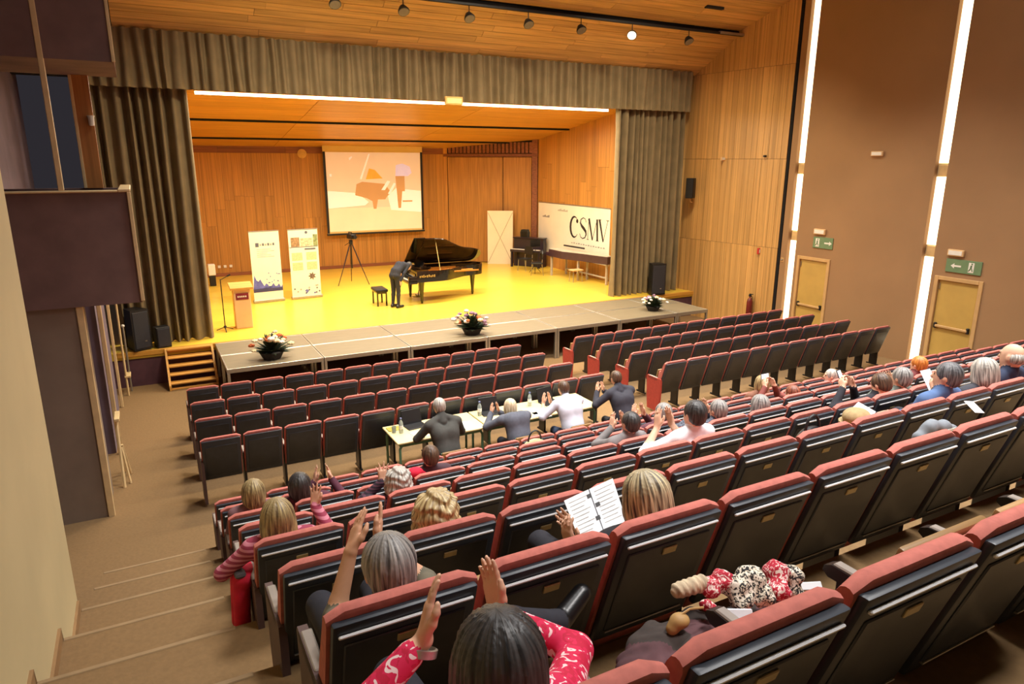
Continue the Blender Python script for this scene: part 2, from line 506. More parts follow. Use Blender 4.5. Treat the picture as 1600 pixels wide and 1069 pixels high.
t = thing('spotlight', 'small white spotlight clamped to the lit jamb of the balcony box', 'spotlight', (-0.45, 11.86, 5.3))
MB().lathe([(0.0, -0.06), (0.035, -0.055), (0.04, 0.05), (0.05, 0.08), (0.0, 0.075)], 12).build('lamp_head', m_white, t, 40)
MB().tube([(0, 0, 0.0), (0, 0.05, 0.02)], 0.012).build('clamp', m_blackp, t)
# side door posts and folded trestle beyond the pier
pd = struct(link('door_3', None), 'open side doorway with pale wooden posts beyond the pier')
MB().rbox(-0.80, -0.735, 12.9, 12.96, -0.12, 2.75, 0.008).build('door_post', m_trim, pd)
MB().rbox(-0.80, -0.745, 15.6, 15.65, -0.14, 2.5, 0.008).build('door_post', m_trim, pd)
struct(MB().box(-1.95, -0.83, 13.0, 15.6, -0.14, 2.9).build('wall_left_panel', m_dark))
t = thing('trestle', 'folded pale wooden trestle leaning in the side passage', 'trestle', (-0.68, 11.6, -0.05))
for sx in (-1, 1):
    MB().tube([(0, 0.34 * sx, 0), (0, 0.03 * sx, 1.05)], 0.026, 6).build('trestle_leg', m_trim, t)
    MB().tube([(0.08, 0.2 * sx, 0), (0.02, 0.06 * sx, 0.55)], 0.02, 6).build('brace', m_trim, t)
MB().rbox(-0.02, 0.05, -0.2, 0.2, 1.02, 1.06, 0.005).build('top_bar', m_trim, t)
t = thing('handrail', 'bent pale handrail standing by the stage corner', 'handrail', (-0.66, 16.4, -0.14))
MB().tube([(0, 0, 0), (0.0, 0, 1.2), (0.0, 0.12, 1.75), (0, 0.1, 2.0)], 0.022, 8).build('rail_tube', m_trim, t, 50)
MB().tube([(0.06, 0.3, 0), (0.06, 0.3, 1.45)], 0.02, 8).build('rail_post', m_alu, t, 50)
MB().sphere((0.06, 0.3, 1.47), 0.035).build('post_knob', m_white, t, 60)
MB().rbox(-0.03, 0.09, -0.03, 0.33, 0.4, 0.44, 0.005).build('cross_bar', m_trim, t)

# ---------------------------------------------------------------- hall ceiling and shell
struct(MB().box(-2.4, 16.7, -5.3, -5.0, -0.3, 10.2).build('wall_back', m_dark))
ceil = struct(MB().box(-2.4, 16.7, -5.3, 14.6, 9.9, 10.1).build('ceiling', m_hall_c))
def slope_panel(name, y0, z0, y1, z1, rows, seed, x0=-0.06, x1=16.1):
    up = Vector((0, y1 - y0, z1 - z0))
    wd = up.length
    nv = Vector((0, (z1 - z0), -(y1 - y0))).normalized()
    o = struct(MB().add([(x0, y0, z0), (x1, y0, z0), (x1, y1, z1), (x0, y1, z1)] + [(x, y + nv.y * 0.1, z + nv.z * 0.1) for x, y, z in ((x0, y0, z0), (x1, y0, z0), (x1, y1, z1), (x0, y1, z1))],
        [(0, 1, 2, 3), (7, 6, 5, 4), (0, 4, 5, 1), (1, 5, 6, 2), (2, 6, 7, 3), (3, 7, 4, 0)]).build(name, m_black))
    planks_on(o, 'plank', (x0, y0, z0), (x1, y0, z0), up, wd, rows, 6, m_cwood, seed=seed, gap=0.01)
    return o
slope_panel('ceiling_panel_front', 17.5, 7.36, 15.95, 8.34, 9, 11)
slope_panel('ceiling_panel_rear', 15.95, 8.44, 12.4, 9.72, 14, 12)
t = thing('ceiling_slot_light', 'short dark recessed slot fixture in the rear boarded ceiling panel', 'light fixture', (14.05, 15.1, 8.72))
MB().rbox(-0.3, 0.3, -0.06, 0.06, -0.04, 0.06, 0.01).build('slot_body', m_blackp, t)
MB().rbox(-0.25, 0.25, -0.03, 0.03, -0.046, -0.039, 0.003).build('slot_lens', m_blacks, t)
# lamp track and hanging spotlights
TY, TZ = 15.86, 8.28
t = thing('lamp_track', 'long black lamp track along the lip of the boarded ceiling', 'lamp track', (0, TY, TZ))
MB().rbox(1.2, 16.0, -0.04, 0.04, -0.03, 0.03, 0.008).build('track_rail', m_blackp, t)
MB().rbox(15.0, 16.05, -0.06, 0.06, -0.02, 0.05, 0.008).build('feed_box', m_alu, t)
for k, (u, aim) in enumerate(((4.16, 0), (5.68, 0), (7.28, 0), (8.85, 0), (10.37, 0), (11.97, 1), (13.9, 0))):
    t = thing('track_spotlight', 'black track spotlight with a lit white lens tilted sideways' if aim else 'small black spotlight hanging from the ceiling lamp track', 'spotlight', (u, TY, TZ - 0.03), 0, None if aim else 'spotlights on the ceiling track')
    MB().tube([(0, 0, 0), (0, 0, -0.2)], 0.012, 6).build('stem', m_blackp, t)
    R = Matrix.Translation((0, 0, -0.24)) @ Euler((math.radians(-35), math.radians(40 if aim else 0), 0)).to_matrix().to_4x4()
    h = MB().lathe([(0.0, 0.09), (0.07, 0.085), (0.1, 0.03), (0.13, -0.03), (0.13, -0.06)], 14)
    h.v = [tuple(R @ Vector(q)) for q in h.v]
    h.build('lamp_head', m_blackp, t, 40)
    g = MB().lathe([(0.0, -0.061), (0.115, -0.061), (0.115, -0.066), (0.0, -0.066)], 14)
    g.v = [tuple(R @ Vector(q)) for q in g.v]
    g.build('lens', m_glow if aim else mat('lens_grey', (120, 110, 100), 0.2), t)

# ---------------------------------------------------------------- stage shell
sf = struct(MB().box(-1.2, 16.1, PY, 27.6, 0.5, ST).build('floor_stage', m_sfloor))
struct(MB().box(-1.2, 16.1, PY + 0.02, PY + 0.1, -0.14, 0.5).build('wall_stage_front', m_purple))
MB().rbox(-0.8, 16.05, PY - 0.03, PY + 0.06, 0.56, ST + 0.006, 0.006).build('stage_nosing', wood('nosing_wood', (206, 150, 62), 'x', rand=0), sf)
BW = struct(MB().box(-0.6, 11.35, 27.32, 27.5, ST, 6.0).build('wall_back_stage', m_black))
planks_on(BW, 'plank', (-0.3, 27.32, ST + 0.12), (11.3, 27.32, ST + 0.12), (0, 0, 1), 4.28, 34, 2, m_swood, vertical=True, seed=5, gap=0.006)
planks_on(BW, 'plank', (-0.3, 27.32, 5.06), (11.3, 27.32, 5.06), (0, 0, 1), 0.45, 1, 5, m_sband, seed=6)
struct(MB().rbox(-0.3, 11.3, 27.25, 27.31, ST, ST + 0.12, 0.006).build('baseboard_stage', m_sband))
SA, SB = Vector((11.3, 27.32, ST)), Vector((14.4, 24.9, ST))
sd = (SB - SA).normalized(); sn = Vector((sd.y, -sd.x, 0))
SLEN = (SB - SA).length
TS = frame(SA, SB)
ws = struct(MB().box(0, SLEN, 0.001, 0.2, 0, 6.0, 0, TS).build('wall_splay_stage', m_black))
def on_splay(mb, name, m, parent):
    mb.v = [tuple(TS @ Vector(q)) for q in mb.v]
    return mb.build(name, m, parent)
on_splay(MB().box(0, 0.16, -0.05, 0, 0, 5.0), 'door_jamb', m_swood, ws)
on_splay(MB().box(SLEN - 0.25, SLEN - 0.02, -0.05, 0, 0, 5.0), 'door_jamb', m_sband, ws)
on_splay(MB().rbox(0, SLEN, -0.06, 0, 4.3, 4.42, 0.01), 'door_head', m_sband, ws)
on_splay(MB().rbox(0.18, SLEN * 0.63, -0.02, 0, 0.02, 4.28, 0.005), 'sliding_panel', m_swood, ws)
on_splay(MB().rbox(SLEN * 0.63 + 0.03, SLEN - 0.27, -0.03, 0, 0.02, 4.28, 0.005), 'sliding_panel', m_swood, ws)
nsl = 24
for k in range(nsl):
    x = 0.05 + k * (SLEN - 0.1) / nsl
    on_splay(MB().box(x, x + (SLEN - 0.1) / nsl - 0.04, -0.04, 0, 4.44, 4.86), 'slat', m_sband, ws)
WR2 = struct(MB().box(14.41, 14.6, 17.95, 24.9, ST, 7.2).build('wall_right_stage', m_black))
planks_on(WR2, 'plank', (14.41, 24.88, ST), (14.41, 17.95, ST), (0, 0, 1), 6.2, 20, 2, m_swood, vertical=True, seed=8, gap=0.006)
struct(MB().box(-0.5, -0.3, 17.95, 27.4, ST, 7.2).build('wall_left_stage', m_swood))
cs = struct(link('ceiling_stage', None))
def zc(y): return 5.32 + 0.14 * (27.3 - y)
for (ya, yb, rows, sd_) in ((27.3, 25.85, 2, 21), (25.6, 22.85, 4, 22), (22.6, 18.05, 6, 23)):
    up = Vector((0, yb - ya, zc(yb) - zc(ya)))
    for r in range(rows):
        for q in range(3):
            x0 = -0.3 + q * 4.92
            T = frame((x0, ya, zc(ya)), (x0 + 4.9, ya, zc(ya)), up) @ Matrix.Translation((0, 0, r * up.length / rows))
            MB().box(0, 4.905, -0.03, 0.0, 0, up.length / rows - 0.012, 0, T).build('plank', m_scwood, cs)
for yy in (25.72, 22.72):
    MB().rbox(-0.3, 14.4, yy - 0.11, yy + 0.11, zc(yy) - 0.07, zc(yy) + 0.1, 0.01).build('dark_slot', m_black, cs)
MB().box(-0.5, 14.6, 17.9, 27.5, 7.3, 7.4).build('ceiling_backing', m_black, cs)
struct(MB().box(-2.3, 16.4, 17.62, 17.9, 6.45, 10.0).build('wall_proscenium', m_black))
# batten lamp below the valance and the small sign box on it
t = thing('batten_lamp', 'long thin glowing batten lamp under the gathered valance', 'lamp', (7.1, 17.98, 6.26))
MB().rbox(-5.7, 5.7, -0.04, 0.04, 0.03, 0.1, 0.008).build('batten_housing', m_swood, t)
MB().box(-5.68, 5.68, -0.045, 0.03, -0.03, 0.029).build('batten_tube', m_glow2, t)
t = thing('sign_box', 'pale orange sign box hanging at the middle of the valance hem', 'sign', (7.4, 17.13, 6.26))
MB().rbox(-0.24, 0.24, -0.04, 0.04, -0.1, 0.1, 0.012).build('box_body', mat('sign_box_orange', (244, 196, 116), 0.5), t)
MB().rbox(-0.2, 0.2, -0.045, -0.039, -0.06, 0.06, 0.004).build('box_face', mat('sign_box_face', (252, 214, 140), 0.5, emit=0.4), t)

# ---------------------------------------------------------------- curtains
def curtain(name, x0, x1, y, z0, z1, folds, amp, seed, nz=7, label='', taper=0.0):
    rnd = random.Random(seed)
    per = 10
    n = folds * per
    ph = [rnd.uniform(-0.25, 0.25) for _ in range(folds + 2)]
    am = [rnd.uniform(0.6, 1.25) for _ in range(folds + 2)]
    vs, fs = [], []
    for side in (0, 1):
        for j in range(nz):
            t = j / (nz - 1)
            for i in range(n + 1):
                k = i / per
                kk = int(k)
                x = x0 + (x1 - x0) * (i / n) + 0.015 * math.sin(k * 1.7 + t * 2)
                a = amp * (am[kk] * (1 - (k - kk)) + am[kk + 1] * (k - kk)) * (1 - taper * t)
                c = math.cos(2 * PI * (k + ph[kk] * (1 - (k - kk)) + ph[kk + 1] * (k - kk) + 0.06 * math.sin(3 * t + kk)))
                c = math.copysign(abs(c) ** 0.7, c)
                vs.append((x, y + a * c + side * 0.012, z0 + (z1 - z0) * t))
    m = n + 1
    for side in (0, 1):
        o = side * nz * m
        for j in range(nz - 1):
            for i in range(n):
                q = (o + j * m + i, o + j * m + i + 1, o + (j + 1) * m + i + 1, o + (j + 1) * m + i)
                fs.append(q if side == 0 else q[::-1])
    o2 = nz * m
    for i in range(n):
        fs.append((i + 1, i, o2 + i, o2 + i + 1))
        a = (nz - 1) * m
        fs.append((a + i, a + i + 1, o2 + a + i + 1, o2 + a + i))
    for j in range(nz - 1):
        fs.append((j * m, (j + 1) * m, o2 + (j + 1) * m, o2 + j * m))
        fs.append(((j + 1) * m + n, j * m + n, o2 + j * m + n, o2 + (j + 1) * m + n))
    mb = MB().add(vs, fs)
    return tag(mb.build(name, m_curt, None, 70), label, 'curtain')
curtain('stage_curtain', -0.72, 1.24, 17.6, ST + 0.01, 6.44, 9, 0.14, 1, label='olive velvet stage curtain gathered beside the wooden steps')
curtain('stage_curtain', 12.78, 15.42, 17.56, ST + 0.01, 6.44, 12, 0.15, 2, label='olive velvet stage curtain gathered beside the wood panelled wall')
curtain('valance', -0.75, 15.46, 17.30, 6.26, 7.42, 66, 0.085, 3, nz=5, label='gathered olive velvet valance across the top of the stage opening', taper=0.1)
# ---------------------------------------------------------------- theatre seats
m_red = mat('seat_red_fabric', (186, 106, 94), 0.85, 0, 0.12, 30, 0.15, rand=0.06)
m_shell = mat('seat_black_shell', (52, 58, 66), 0.42, 0, 0.12, 12, rand=0.12)
m_shelld = mat('seat_black_lower', (32, 33, 36), 0.6, 0, 0.12, 12)
m_ply = wood('seat_ply', (150, 118, 74), 'x', 0.4)
m_strip = mat('seat_strip_grey', (250, 252, 255), 0.4, 0.0, 0.03, 10)
m_plate = mat('number_plate_brass', (186, 170, 128), 0.35, 0.6, 0.1, 40)
m_arm = mat('armrest_black', (30, 28, 28), 0.35, 0, 0.1, 10)
SH = 1.03                       # seat-back height
HW = 0.262                      # half width of one back
def back_tf():
    # back plane: leans from (y=.20,z=.42) to (y=0,z=1.03); local box built upright then sheared
    return Matrix(((1, 0, 0, 0), (0, 1, -0.2 / 0.61, 0.2 + 0.42 * 0.2 / 0.61), (0, 0, 1, 0), (0, 0, 0, 1)))
def cushion_mesh():
    prof = [(0.0, 0.36), (-0.004, 0.95), (-0.002, 1.005), (0.004, 1.021), (0.018, 1.029), (0.036, 1.03), (0.05, 1.023), (0.057, 1.002), (0.064, 0.95), (0.095, 0.75), (0.115, 0.55), (0.105, 0.43), (0.085, 0.38)]
    Tm = back_tf()
    nx = 9
    vs, fs = [], []
    for i in range(nx):
        t = i / (nx - 1) * 2 - 1
        x = HW * (math.sin(t * PI / 2) * 0.15 + t * 0.85)
        e = 1 - max(0, abs(t) - 0.75) / 0.25
        dz = -0.03 * (1 - e) ** 1.5
        for (y, z) in prof:
            yy = y if y < 0.03 else y * (0.86 + 0.14 * e)
            vs.append(Tm @ Vector((x, yy, z + (dz if z > 0.9 else 0))))
    m = len(prof)
    for i in range(nx - 1):
        for j in range(m):
            j2 = (j + 1) % m
            fs.append((i * m + j, (i + 1) * m + j, (i + 1) * m + j2, i * m + j2))
    fs.append(tuple(range(m)))
    fs.append(tuple((nx - 1) * m + j for j in reversed(range(m))))
    return MB().add(vs, fs).mesh('back_cushion', m_red, 50)
def shell_mesh(zlow):
    Tm = back_tf()
    mb = MB()
    mb.rbox(-HW + 0.012, HW - 0.012, -0.034, 0.002, zlow, 0.992, 0.011, 0, Tm, 2)
    mb.rbox(-HW + 0.05, HW - 0.05, -0.042, -0.03, zlow + 0.06, 0.90, 0.005, 0, Tm)
    return mb.mesh('back_shell', m_shell, 40)
def pan_mesh(folded):
    mb = MB()
    if folded:
        T = Matrix.Translation((0, 0.30, 0.40)) @ Matrix.Rotation(math.radians(14), 4, 'X')
        mb.rbox(-0.225, 0.255, 0.045, 0.075, 0.0, 0.42, 0.012, 0, T, 2)
        mb.rbox(-0.22, 0.25, -0.05, 0.045, 0.0, 0.41, 0.03, 1, T, 2)
    else:
        mb.rbox(-0.225, 0.255, 0.22, 0.66, 0.31, 0.335, 0.01, 0)
        mb.rbox(-0.225, 0.255, 0.2, 0.66, 0.335, 0.405, 0.03, 1, None, 2)
    return mb.mesh('seat_pan', [m_ply, m_red], 40)
def stand_mesh():
    mb = MB()
    mb.rbox(0.002, 0.038, 0.24, 0.44, 0.02, 0.62, 0.008)
    mb.rbox(0.002, 0.044, 0.2, 0.5, 0.0, 0.03, 0.006)
    return mb.mesh('stand', m_arm, 40)
def arm_mesh():
    mb = MB()
    prof = [(0.2, 0.615), (0.2, 0.655), (0.46, 0.665), (0.49, 0.65), (0.495, 0.63), (0.47, 0.612)]
    mb.prism(prof, 'x', 0.002, 0.05)
    return mb.mesh('armrest', m_arm, 30)
def sidepanel_mesh(m):
    mb = MB()
    mb.prism([(0.13, 0.0), (0.47, 0.0), (0.5, 0.3), (0.52, 0.64), (0.5, 0.665), (0.1, 0.665), (0.1, 0.4)], 'x', 0.002, 0.04)
    return mb.mesh('side_panel', m, 30)
TB = back_tf()
ME = dict(cushion=cushion_mesh(), shell_hi=shell_mesh(0.40), shell_lo=shell_mesh(0.34), up=pan_mesh(True), down=pan_mesh(False), stand=stand_mesh(), arm=arm_mesh(),
          side_red=sidepanel_mesh(mat('side_panel_red', (172, 64, 50), 0.8, 0, 0.1, 20)), side_dark=sidepanel_mesh(mat('seat_side_brown', (84, 62, 58), 0.6)),
          strip=MB().rbox(-HW + 0.03, HW - 0.03, -0.048, -0.034, 0.938, 0.952, 0.004, 0, TB).mesh('edge_strip', m_strip),
          lowstrip=MB().rbox(-HW + 0.05, HW - 0.06, -0.05, -0.036, 0.455, 0.463, 0.002, 0, TB).mesh('lower_seam', m_alu),
          plate=MB().rbox(-0.035, 0.035, -0.049, -0.036, 0.845, 0.882, 0.003, 0, TB).mesh('number_plate', m_plate),
          armtop=MB().rbox(0.006, 0.046, 0.22, 0.46, 0.658, 0.672, 0.005).mesh('arm_pad', mat('arm_pad_grey', (150, 140, 130), 0.4)))
def seat(x, y, z, label, group, occupied=False, rear=True, left_end=None, right_end=False):
    s = thing('theatre_seat', label, 'seat', (x, y, z), 0, group)
    link('back_cushion', ME['cushion'], s)
    sh = link('back_shell', ME['shell_hi'] if rear else ME['shell_lo'], s)
    if rear:
        link('edge_strip', ME['strip'], sh)
        link('number_plate', ME['plate'], sh)
        link('lower_seam', ME['lowstrip'], sh)
    link('seat_pan', ME['down' if occupied else 'up'], s)
    xs = [-P / 2] + ([P / 2 - 0.012] if right_end else [])
    for k, xx in enumerate(xs):
        if k == 0 and left_end:
            link('side_panel', ME[left_end], s, (xx, 0, 0))
        else:
            link('stand', ME['stand'], s, (xx, 0, 0))
        a = link('armrest', ME['arm'], s, (xx, 0, 0))
        link('arm_pad', ME['armtop'], a)
    return s
def nth(n):
    return ['', 'first', 'second', 'third', 'fourth', 'fifth', 'sixth', 'seventh', 'eighth', 'ninth', 'tenth', 'eleventh', 'twelfth'][n] if n <= 12 else '%dth' % n if n not in (21, 22, 23) else {21: '21st', 22: '22nd', 23: '23rd'}[n]
ORD = ['first', 'second', 'third', 'fourth', 'fifth', 'sixth', 'seventh', 'eighth']
for i in range(1, 5):
    for k in range(12):
        seat(XL + (k + 0.5) * P, FY(i), FZ(i), 'folded seat, %s from the stairs aisle, %s row from the stage, steps-side block' % (nth(k + 1), ORD[i - 1]),
             'front seat block near the wooden steps, %s row' % ORD[i - 1], rear=False, left_end='side_dark' if k == 0 else None, right_end=k == 11)
    for k in range(12):
        seat(XG + (k + 0.5) * P, FY(i), FZ(i),
             ('red-sided aisle-end seat, %s row from the stage, block near the exit doors' % ORD[i - 1]) if k == 0 else 'folded seat, %s from the centre aisle, %s row from the stage, exit-door block' % (nth(k + 1), ORD[i - 1]),
             None if k == 0 else 'front seat block near the exit doors, %s row' % ORD[i - 1], rear=False, left_end='side_red' if k == 0 else None, right_end=k == 11)
NR = {1: 26, 2: 26, 3: 24, 4: 20, 5: 16, 6: 12, 7: 9, 8: 5}
OCC = {}
def rear_seats():
    for i in range(1, 9):
        for k in range(NR[i]):
            who = OCC.get((i, k))
            if who:
                lab, grp = 'seat with its pan down under the ' + who, None
            else:
                lab, grp = 'folded high-backed seat, %s from the stairs, %s row behind the jury tables' % (nth(k + 1), ORD[i - 1]), 'rear raked seats, %s row behind the tables' % ORD[i - 1]
                if k == 0:
                    lab, grp = 'stairs-side end seat of the %s row behind the jury tables' % ORD[i - 1], None
            seat(XL + (k + 0.5) * P, RY(i), RZ(i) if i > 1 else 0.04, lab, grp, occupied=bool(who), left_end='side_dark' if k == 0 else None, right_end=k == NR[i] - 1)
# ---------------------------------------------------------------- grey platform modules in front of the stage
m_deck = mat('deck_grey_brown', (124, 112, 90), 0.6, 0, 0.1, 5, stretch=(0.4, 3, 1))
XS = [1.19 + 1.97 * k for k in range(7)] + [14.15]
YS = [14.6, 15.79, 16.96]
for j in range(2):
    for k in range(7):
        a, b = XS[k] + 0.006, XS[k + 1] - 0.006
        c, d = YS[j] + 0.006, YS[j + 1] - 0.006
        near = 'seat-side' if j == 0 else 'stage-side'
        if k == 0:
            lab, grp = 'grey %s platform module next to the wooden steps' % near, None
        elif k == 6:
            lab, grp = 'short grey %s platform module at the end by the panelled wall' % near, None
        else:
            lab, grp = 'grey aluminium-framed %s platform module in the middle of the stage extension' % near, '%s platform modules' % near
        t = thing('platform_module', lab, 'platform', ((a + b) / 2, (c + d) / 2, -0.14), 0, grp)
        W, D = (b - a) / 2, (d - c) / 2
        MB().box(-W + 0.012, W - 0.012, -D + 0.012, D - 0.012, 0.765, 0.80).build('deck_board', m_deck, t)
        MB().rbox(-W, W, -D, -D + 0.03, 0.71, 0.803, 0.004).rbox(-W, W, D - 0.03, D, 0.71, 0.803, 0.004).rbox(-W, -W + 0.03, -D + 0.03, D - 0.03, 0.71, 0.803, 0.004).rbox(W - 0.03, W, -D + 0.03, D - 0.03, 0.71, 0.803, 0.004).build('edge_frame', m_alu, t)
        for sx in (-1, 1):
            for sy in (-1, 1):
                MB().rbox(sx * (W - 0.03) - 0.028, sx * (W - 0.03) + 0.028, sy * (D - 0.03) - 0.028, sy * (D - 0.03) + 0.028, 0, 0.71, 0.005).build('leg', m_alu, t)
# ---------------------------------------------------------------- wooden steps
m_step = wood('step_pine', (214, 158, 78), 'x', rand=0.05)
t = thing('stage_steps', 'pale wooden open-riser steps leading up to the stage', 'steps', (0.64, 16.28, -0.14))
for sx in (-1, 1):
    MB().prism([(0.0, 0.0), (0.1, 0.0), (0.70, 0.72), (0.70, 0.8), (0.6, 0.8), (0.0, 0.12)], 'x', sx * 0.48 - 0.022, sx * 0.48 + 0.022).build('stringer', m_step, t)
for k in range(5):
    MB().rbox(-0.458, 0.458, 0.02 + k * 0.135, 0.24 + k * 0.135 if k < 4 else 0.70, 0.13 + k * 0.16, 0.165 + k * 0.16, 0.006).build('tread', m_step, t)
MB().rbox(-0.455, 0.455, 0.05, 0.075, 0.0, 0.05, 0.006).build('bottom_rail', m_step, t)

# ---------------------------------------------------------------- loudspeakers on the stage edge
def pa(loc, rz, w_, d_, h_, label):
    t = thing('loudspeaker', label, 'speaker', loc, rz)
    MB().prism([(-w_ / 2, -d_ / 2), (w_ / 2, -d_ / 2), (w_ * 0.32, d_ / 2), (-w_ * 0.32, d_ / 2)], 'z', 0.02, h_).build('cabinet', m_blackp, t)
    MB().rbox(-w_ / 2 + 0.03, w_ / 2 - 0.03, -d_ / 2 - 0.012, -d_ / 2 + 0.004, 0.06, h_ - 0.05, 0.008).build('grille', mat('speaker_grille', (44, 46, 54), 0.6, 0, 0.15, 60), t)
    for sx in (-1, 1):
        for sy in (-1, 1):
            MB().box(sx * w_ * 0.25 - 0.02, sx * w_ * 0.25 + 0.02, sy * d_ * 0.3 - 0.02, sy * d_ * 0.3 + 0.02, 0, 0.02).build('rubber_foot', m_blacks, t)
    MB().rbox(w_ * 0.1, w_ * 0.1 + 0.05, -d_ / 2 - 0.015, -d_ / 2 - 0.011, 0.2, 0.23, 0.001).build('badge', m_chrome, t)
    return t
pa((14.28, 17.14, ST), math.radians(-8), 0.5, 0.36, 1.0, 'black loudspeaker standing before the curtain next to the panelled wall')
pa((-0.36, 17.2, ST), math.radians(28), 0.40, 0.42, 0.93, 'tall black loudspeaker on the stage corner left of the wooden steps')
t = thing('loudspeaker', 'squat black bass speaker tucked against the curtain by the steps', 'speaker', (0.13, 17.2, ST), math.radians(15))
MB().rbox(-0.15, 0.15, -0.13, 0.13, 0.0, 0.48, 0.012).build('cabinet', m_blackp, t)
MB().rbox(-0.13, 0.13, -0.142, -0.128, 0.03, 0.45, 0.008).build('grille', mat('speaker_grille', (44, 46, 54), 0.6), t)

# ---------------------------------------------------------------- grand piano
m_lacq = mat('piano_black_lacquer', (14, 14, 16), 0.12, 0, 0.1, 4, coat=0.6)
m_gold = mat('gold_lettering', (206, 178, 110), 0.35, 0.7, 0.05, 20)
m_iron = mat('piano_iron_frame', (196, 132, 52), 0.35, 0.5, 0.12, 8)
m_ivory = mat('ivory_keys', (238, 234, 222), 0.3, 0, 0.03, 10)
def smooth_path(pts, n=6):
    out = []
    m = len(pts)
    for i in range(m - 1):
        p0, p1, p2, p3 = (Vector(pts[max(i - 1, 0)]), Vector(pts[i]), Vector(pts[i + 1]), Vector(pts[min(i + 2, m - 1)]))
        for k in range(n):
            s = k / n
            out.append(tuple(0.5 * ((2 * p1) + (-p0 + p2) * s + (2 * p0 - 5 * p1 + 4 * p2 - p3) * s * s + (-p0 + 3 * p1 - 3 * p2 + p3) * s ** 3)))
    out.append(tuple(pts[-1]))
    return out
bent = smooth_path([(0.9, -0.77), (1.25, -0.68), (1.6, -0.42), (1.95, -0.18), (2.35, -0.06), (2.62, 0.08), (2.74, 0.34), (2.68, 0.6), (2.5, 0.73), (2.2, 0.75)], 5)
outline = [(0.24, 0.75), (0.24, -0.77)] + bent
PO, PR = (6.76, 19.82, ST), math.radians(-3)
t = thing('grand_piano', 'black lacquered concert grand piano with its lid propped open', 'piano', PO, PR)
rim = MB()
inn = [(x * 0.965 + 0.05, y * 0.93) for x, y in outline]
n_ = len(outline)
vs_ = [(x, y, z) for z in (0.66, 0.98) for x, y in outline] + [(x, y, z) for z in (0.80, 0.98) for x, y in inn]
fs_ = []
for i in range(n_):
    j = (i + 1) % n_
    fs_ += [(i, j, n_ + j, n_ + i), (n_ + i, n_ + j, 3 * n_ + j, 3 * n_ + i), (3 * n_ + i, 3 * n_ + j, 2 * n_ + j, 2 * n_ + i)]
fs_.append(tuple(reversed(range(n_))))
rim.add(vs_, fs_)
case = rim.build('case', m_lacq, t, 35)
MB().prism(inn, 'z', 0.79, 0.815).build('sound_board', m_iron, case)
for k in range(5):
    a = 0.6 + k * 0.12
    MB().rbox(a, a + 1.7 - k * 0.22, -0.5 + k * 0.24, -0.47 + k * 0.24, 0.86, 0.9, 0.004).build('frame_strut', m_iron, case)
kb = MB()
kb.rbox(-0.02, 0.26, -0.77, 0.75, 0.62, 0.69, 0.01)
kb.rbox(0.0, 0.26, -0.77, -0.64, 0.69, 0.84, 0.02)
kb.rbox(0.0, 0.26, 0.62, 0.75, 0.69, 0.84, 0.02)
kb.rbox(0.22, 0.27, -0.64, 0.62, 0.69, 0.9, 0.006)
key_bed = kb.build('key_bed', m_lacq, t)
for k in range(52):
    y = -0.635 + k * 1.25 / 52
    MB().box(0.02, 0.17, y + 0.0008, y + 1.25 / 52 - 0.0008, 0.695, 0.716).build('white_key', m_ivory, key_bed)
for k in range(51):
    if k % 7 in (1, 4):
        continue
    y = -0.635 + (k + 1) * 1.25 / 52
    MB().box(0.075, 0.17, y - 0.005, y + 0.005, 0.716, 0.728).build('black_key', m_blackp, key_bed)
def piano_leg(x, y):
    MB().lathe([(0.03, 0.0), (0.035, 0.05), (0.045, 0.09), (0.04, 0.12), (0.055, 0.3), (0.075, 0.5), (0.085, 0.6), (0.1, 0.66)], 12, c=(x, y, 0)).build('leg', m_lacq, t, 50)
    MB().sphere((x, y, 0.03), 0.03, 8, 5, sc=(1.2, 1, 1)).build('castor', m_gold, t, 60)
for q in ((0.42, -0.6), (0.42, 0.58), (2.36, 0.2)):
    piano_leg(*q)
ly = MB()
for s in (-1, 1):
    ly.tube([(0.55, s * 0.1, 0.66), (0.55, s * 0.06, 0.3), (0.52, s * 0.1, 0.14)], 0.018, 8)
ly.rbox(0.44, 0.6, -0.15, 0.15, 0.1, 0.16, 0.01)
lyre = ly.build('pedal_lyre', m_lacq, t)
for k in (-1, 0, 1):
    MB().rbox(0.32, 0.46, k * 0.07 - 0.015, k * 0.07 + 0.015, 0.09, 0.105, 0.004).build('pedal', m_gold, lyre)
LT = Matrix.Translation((0, 0.75, 0.985)) @ Matrix.Rotation(math.radians(-36.5), 4, 'X') @ Matrix.Translation((0, -0.75, 0))
lid = MB().prism([(0.62, 0.75), (0.62, -0.78)] + bent, 'z', 0.0, 0.025, 0, LT).build('lid', m_lacq, t, 35)
MB().prism([(0.28, 0.75), (0.28, -0.775), (0.62, -0.775), (0.62, 0.75)], 'z', 0.026, 0.05, 0, LT).build('front_lid_flap', m_lacq, t)
q = LT @ Vector((1.0, -0.55, 0))
MB().tube([(1.0, -0.66, 0.97), tuple(q)], 0.011, 8).build('prop_stick', m_gold, t)
T = Matrix.Translation((0.5, 0, 0.98)) @ Matrix.Rotation(math.radians(25), 4, 'Y')
MB().rbox(0, 0.02, -0.36, 0.36, 0.0, 0.24, 0.006, 0, T).build('music_desk', m_lacq, t)
lt = MB()
for k in range(9):
    lt.rbox(0.32 + k * 0.055, 0.355 + k * 0.055, -0.776, -0.7725, 0.80 + 0.008 * (k % 2), 0.85 + 0.012 * (k % 3), 0.001)
lt.build('side_lettering', m_gold, t)
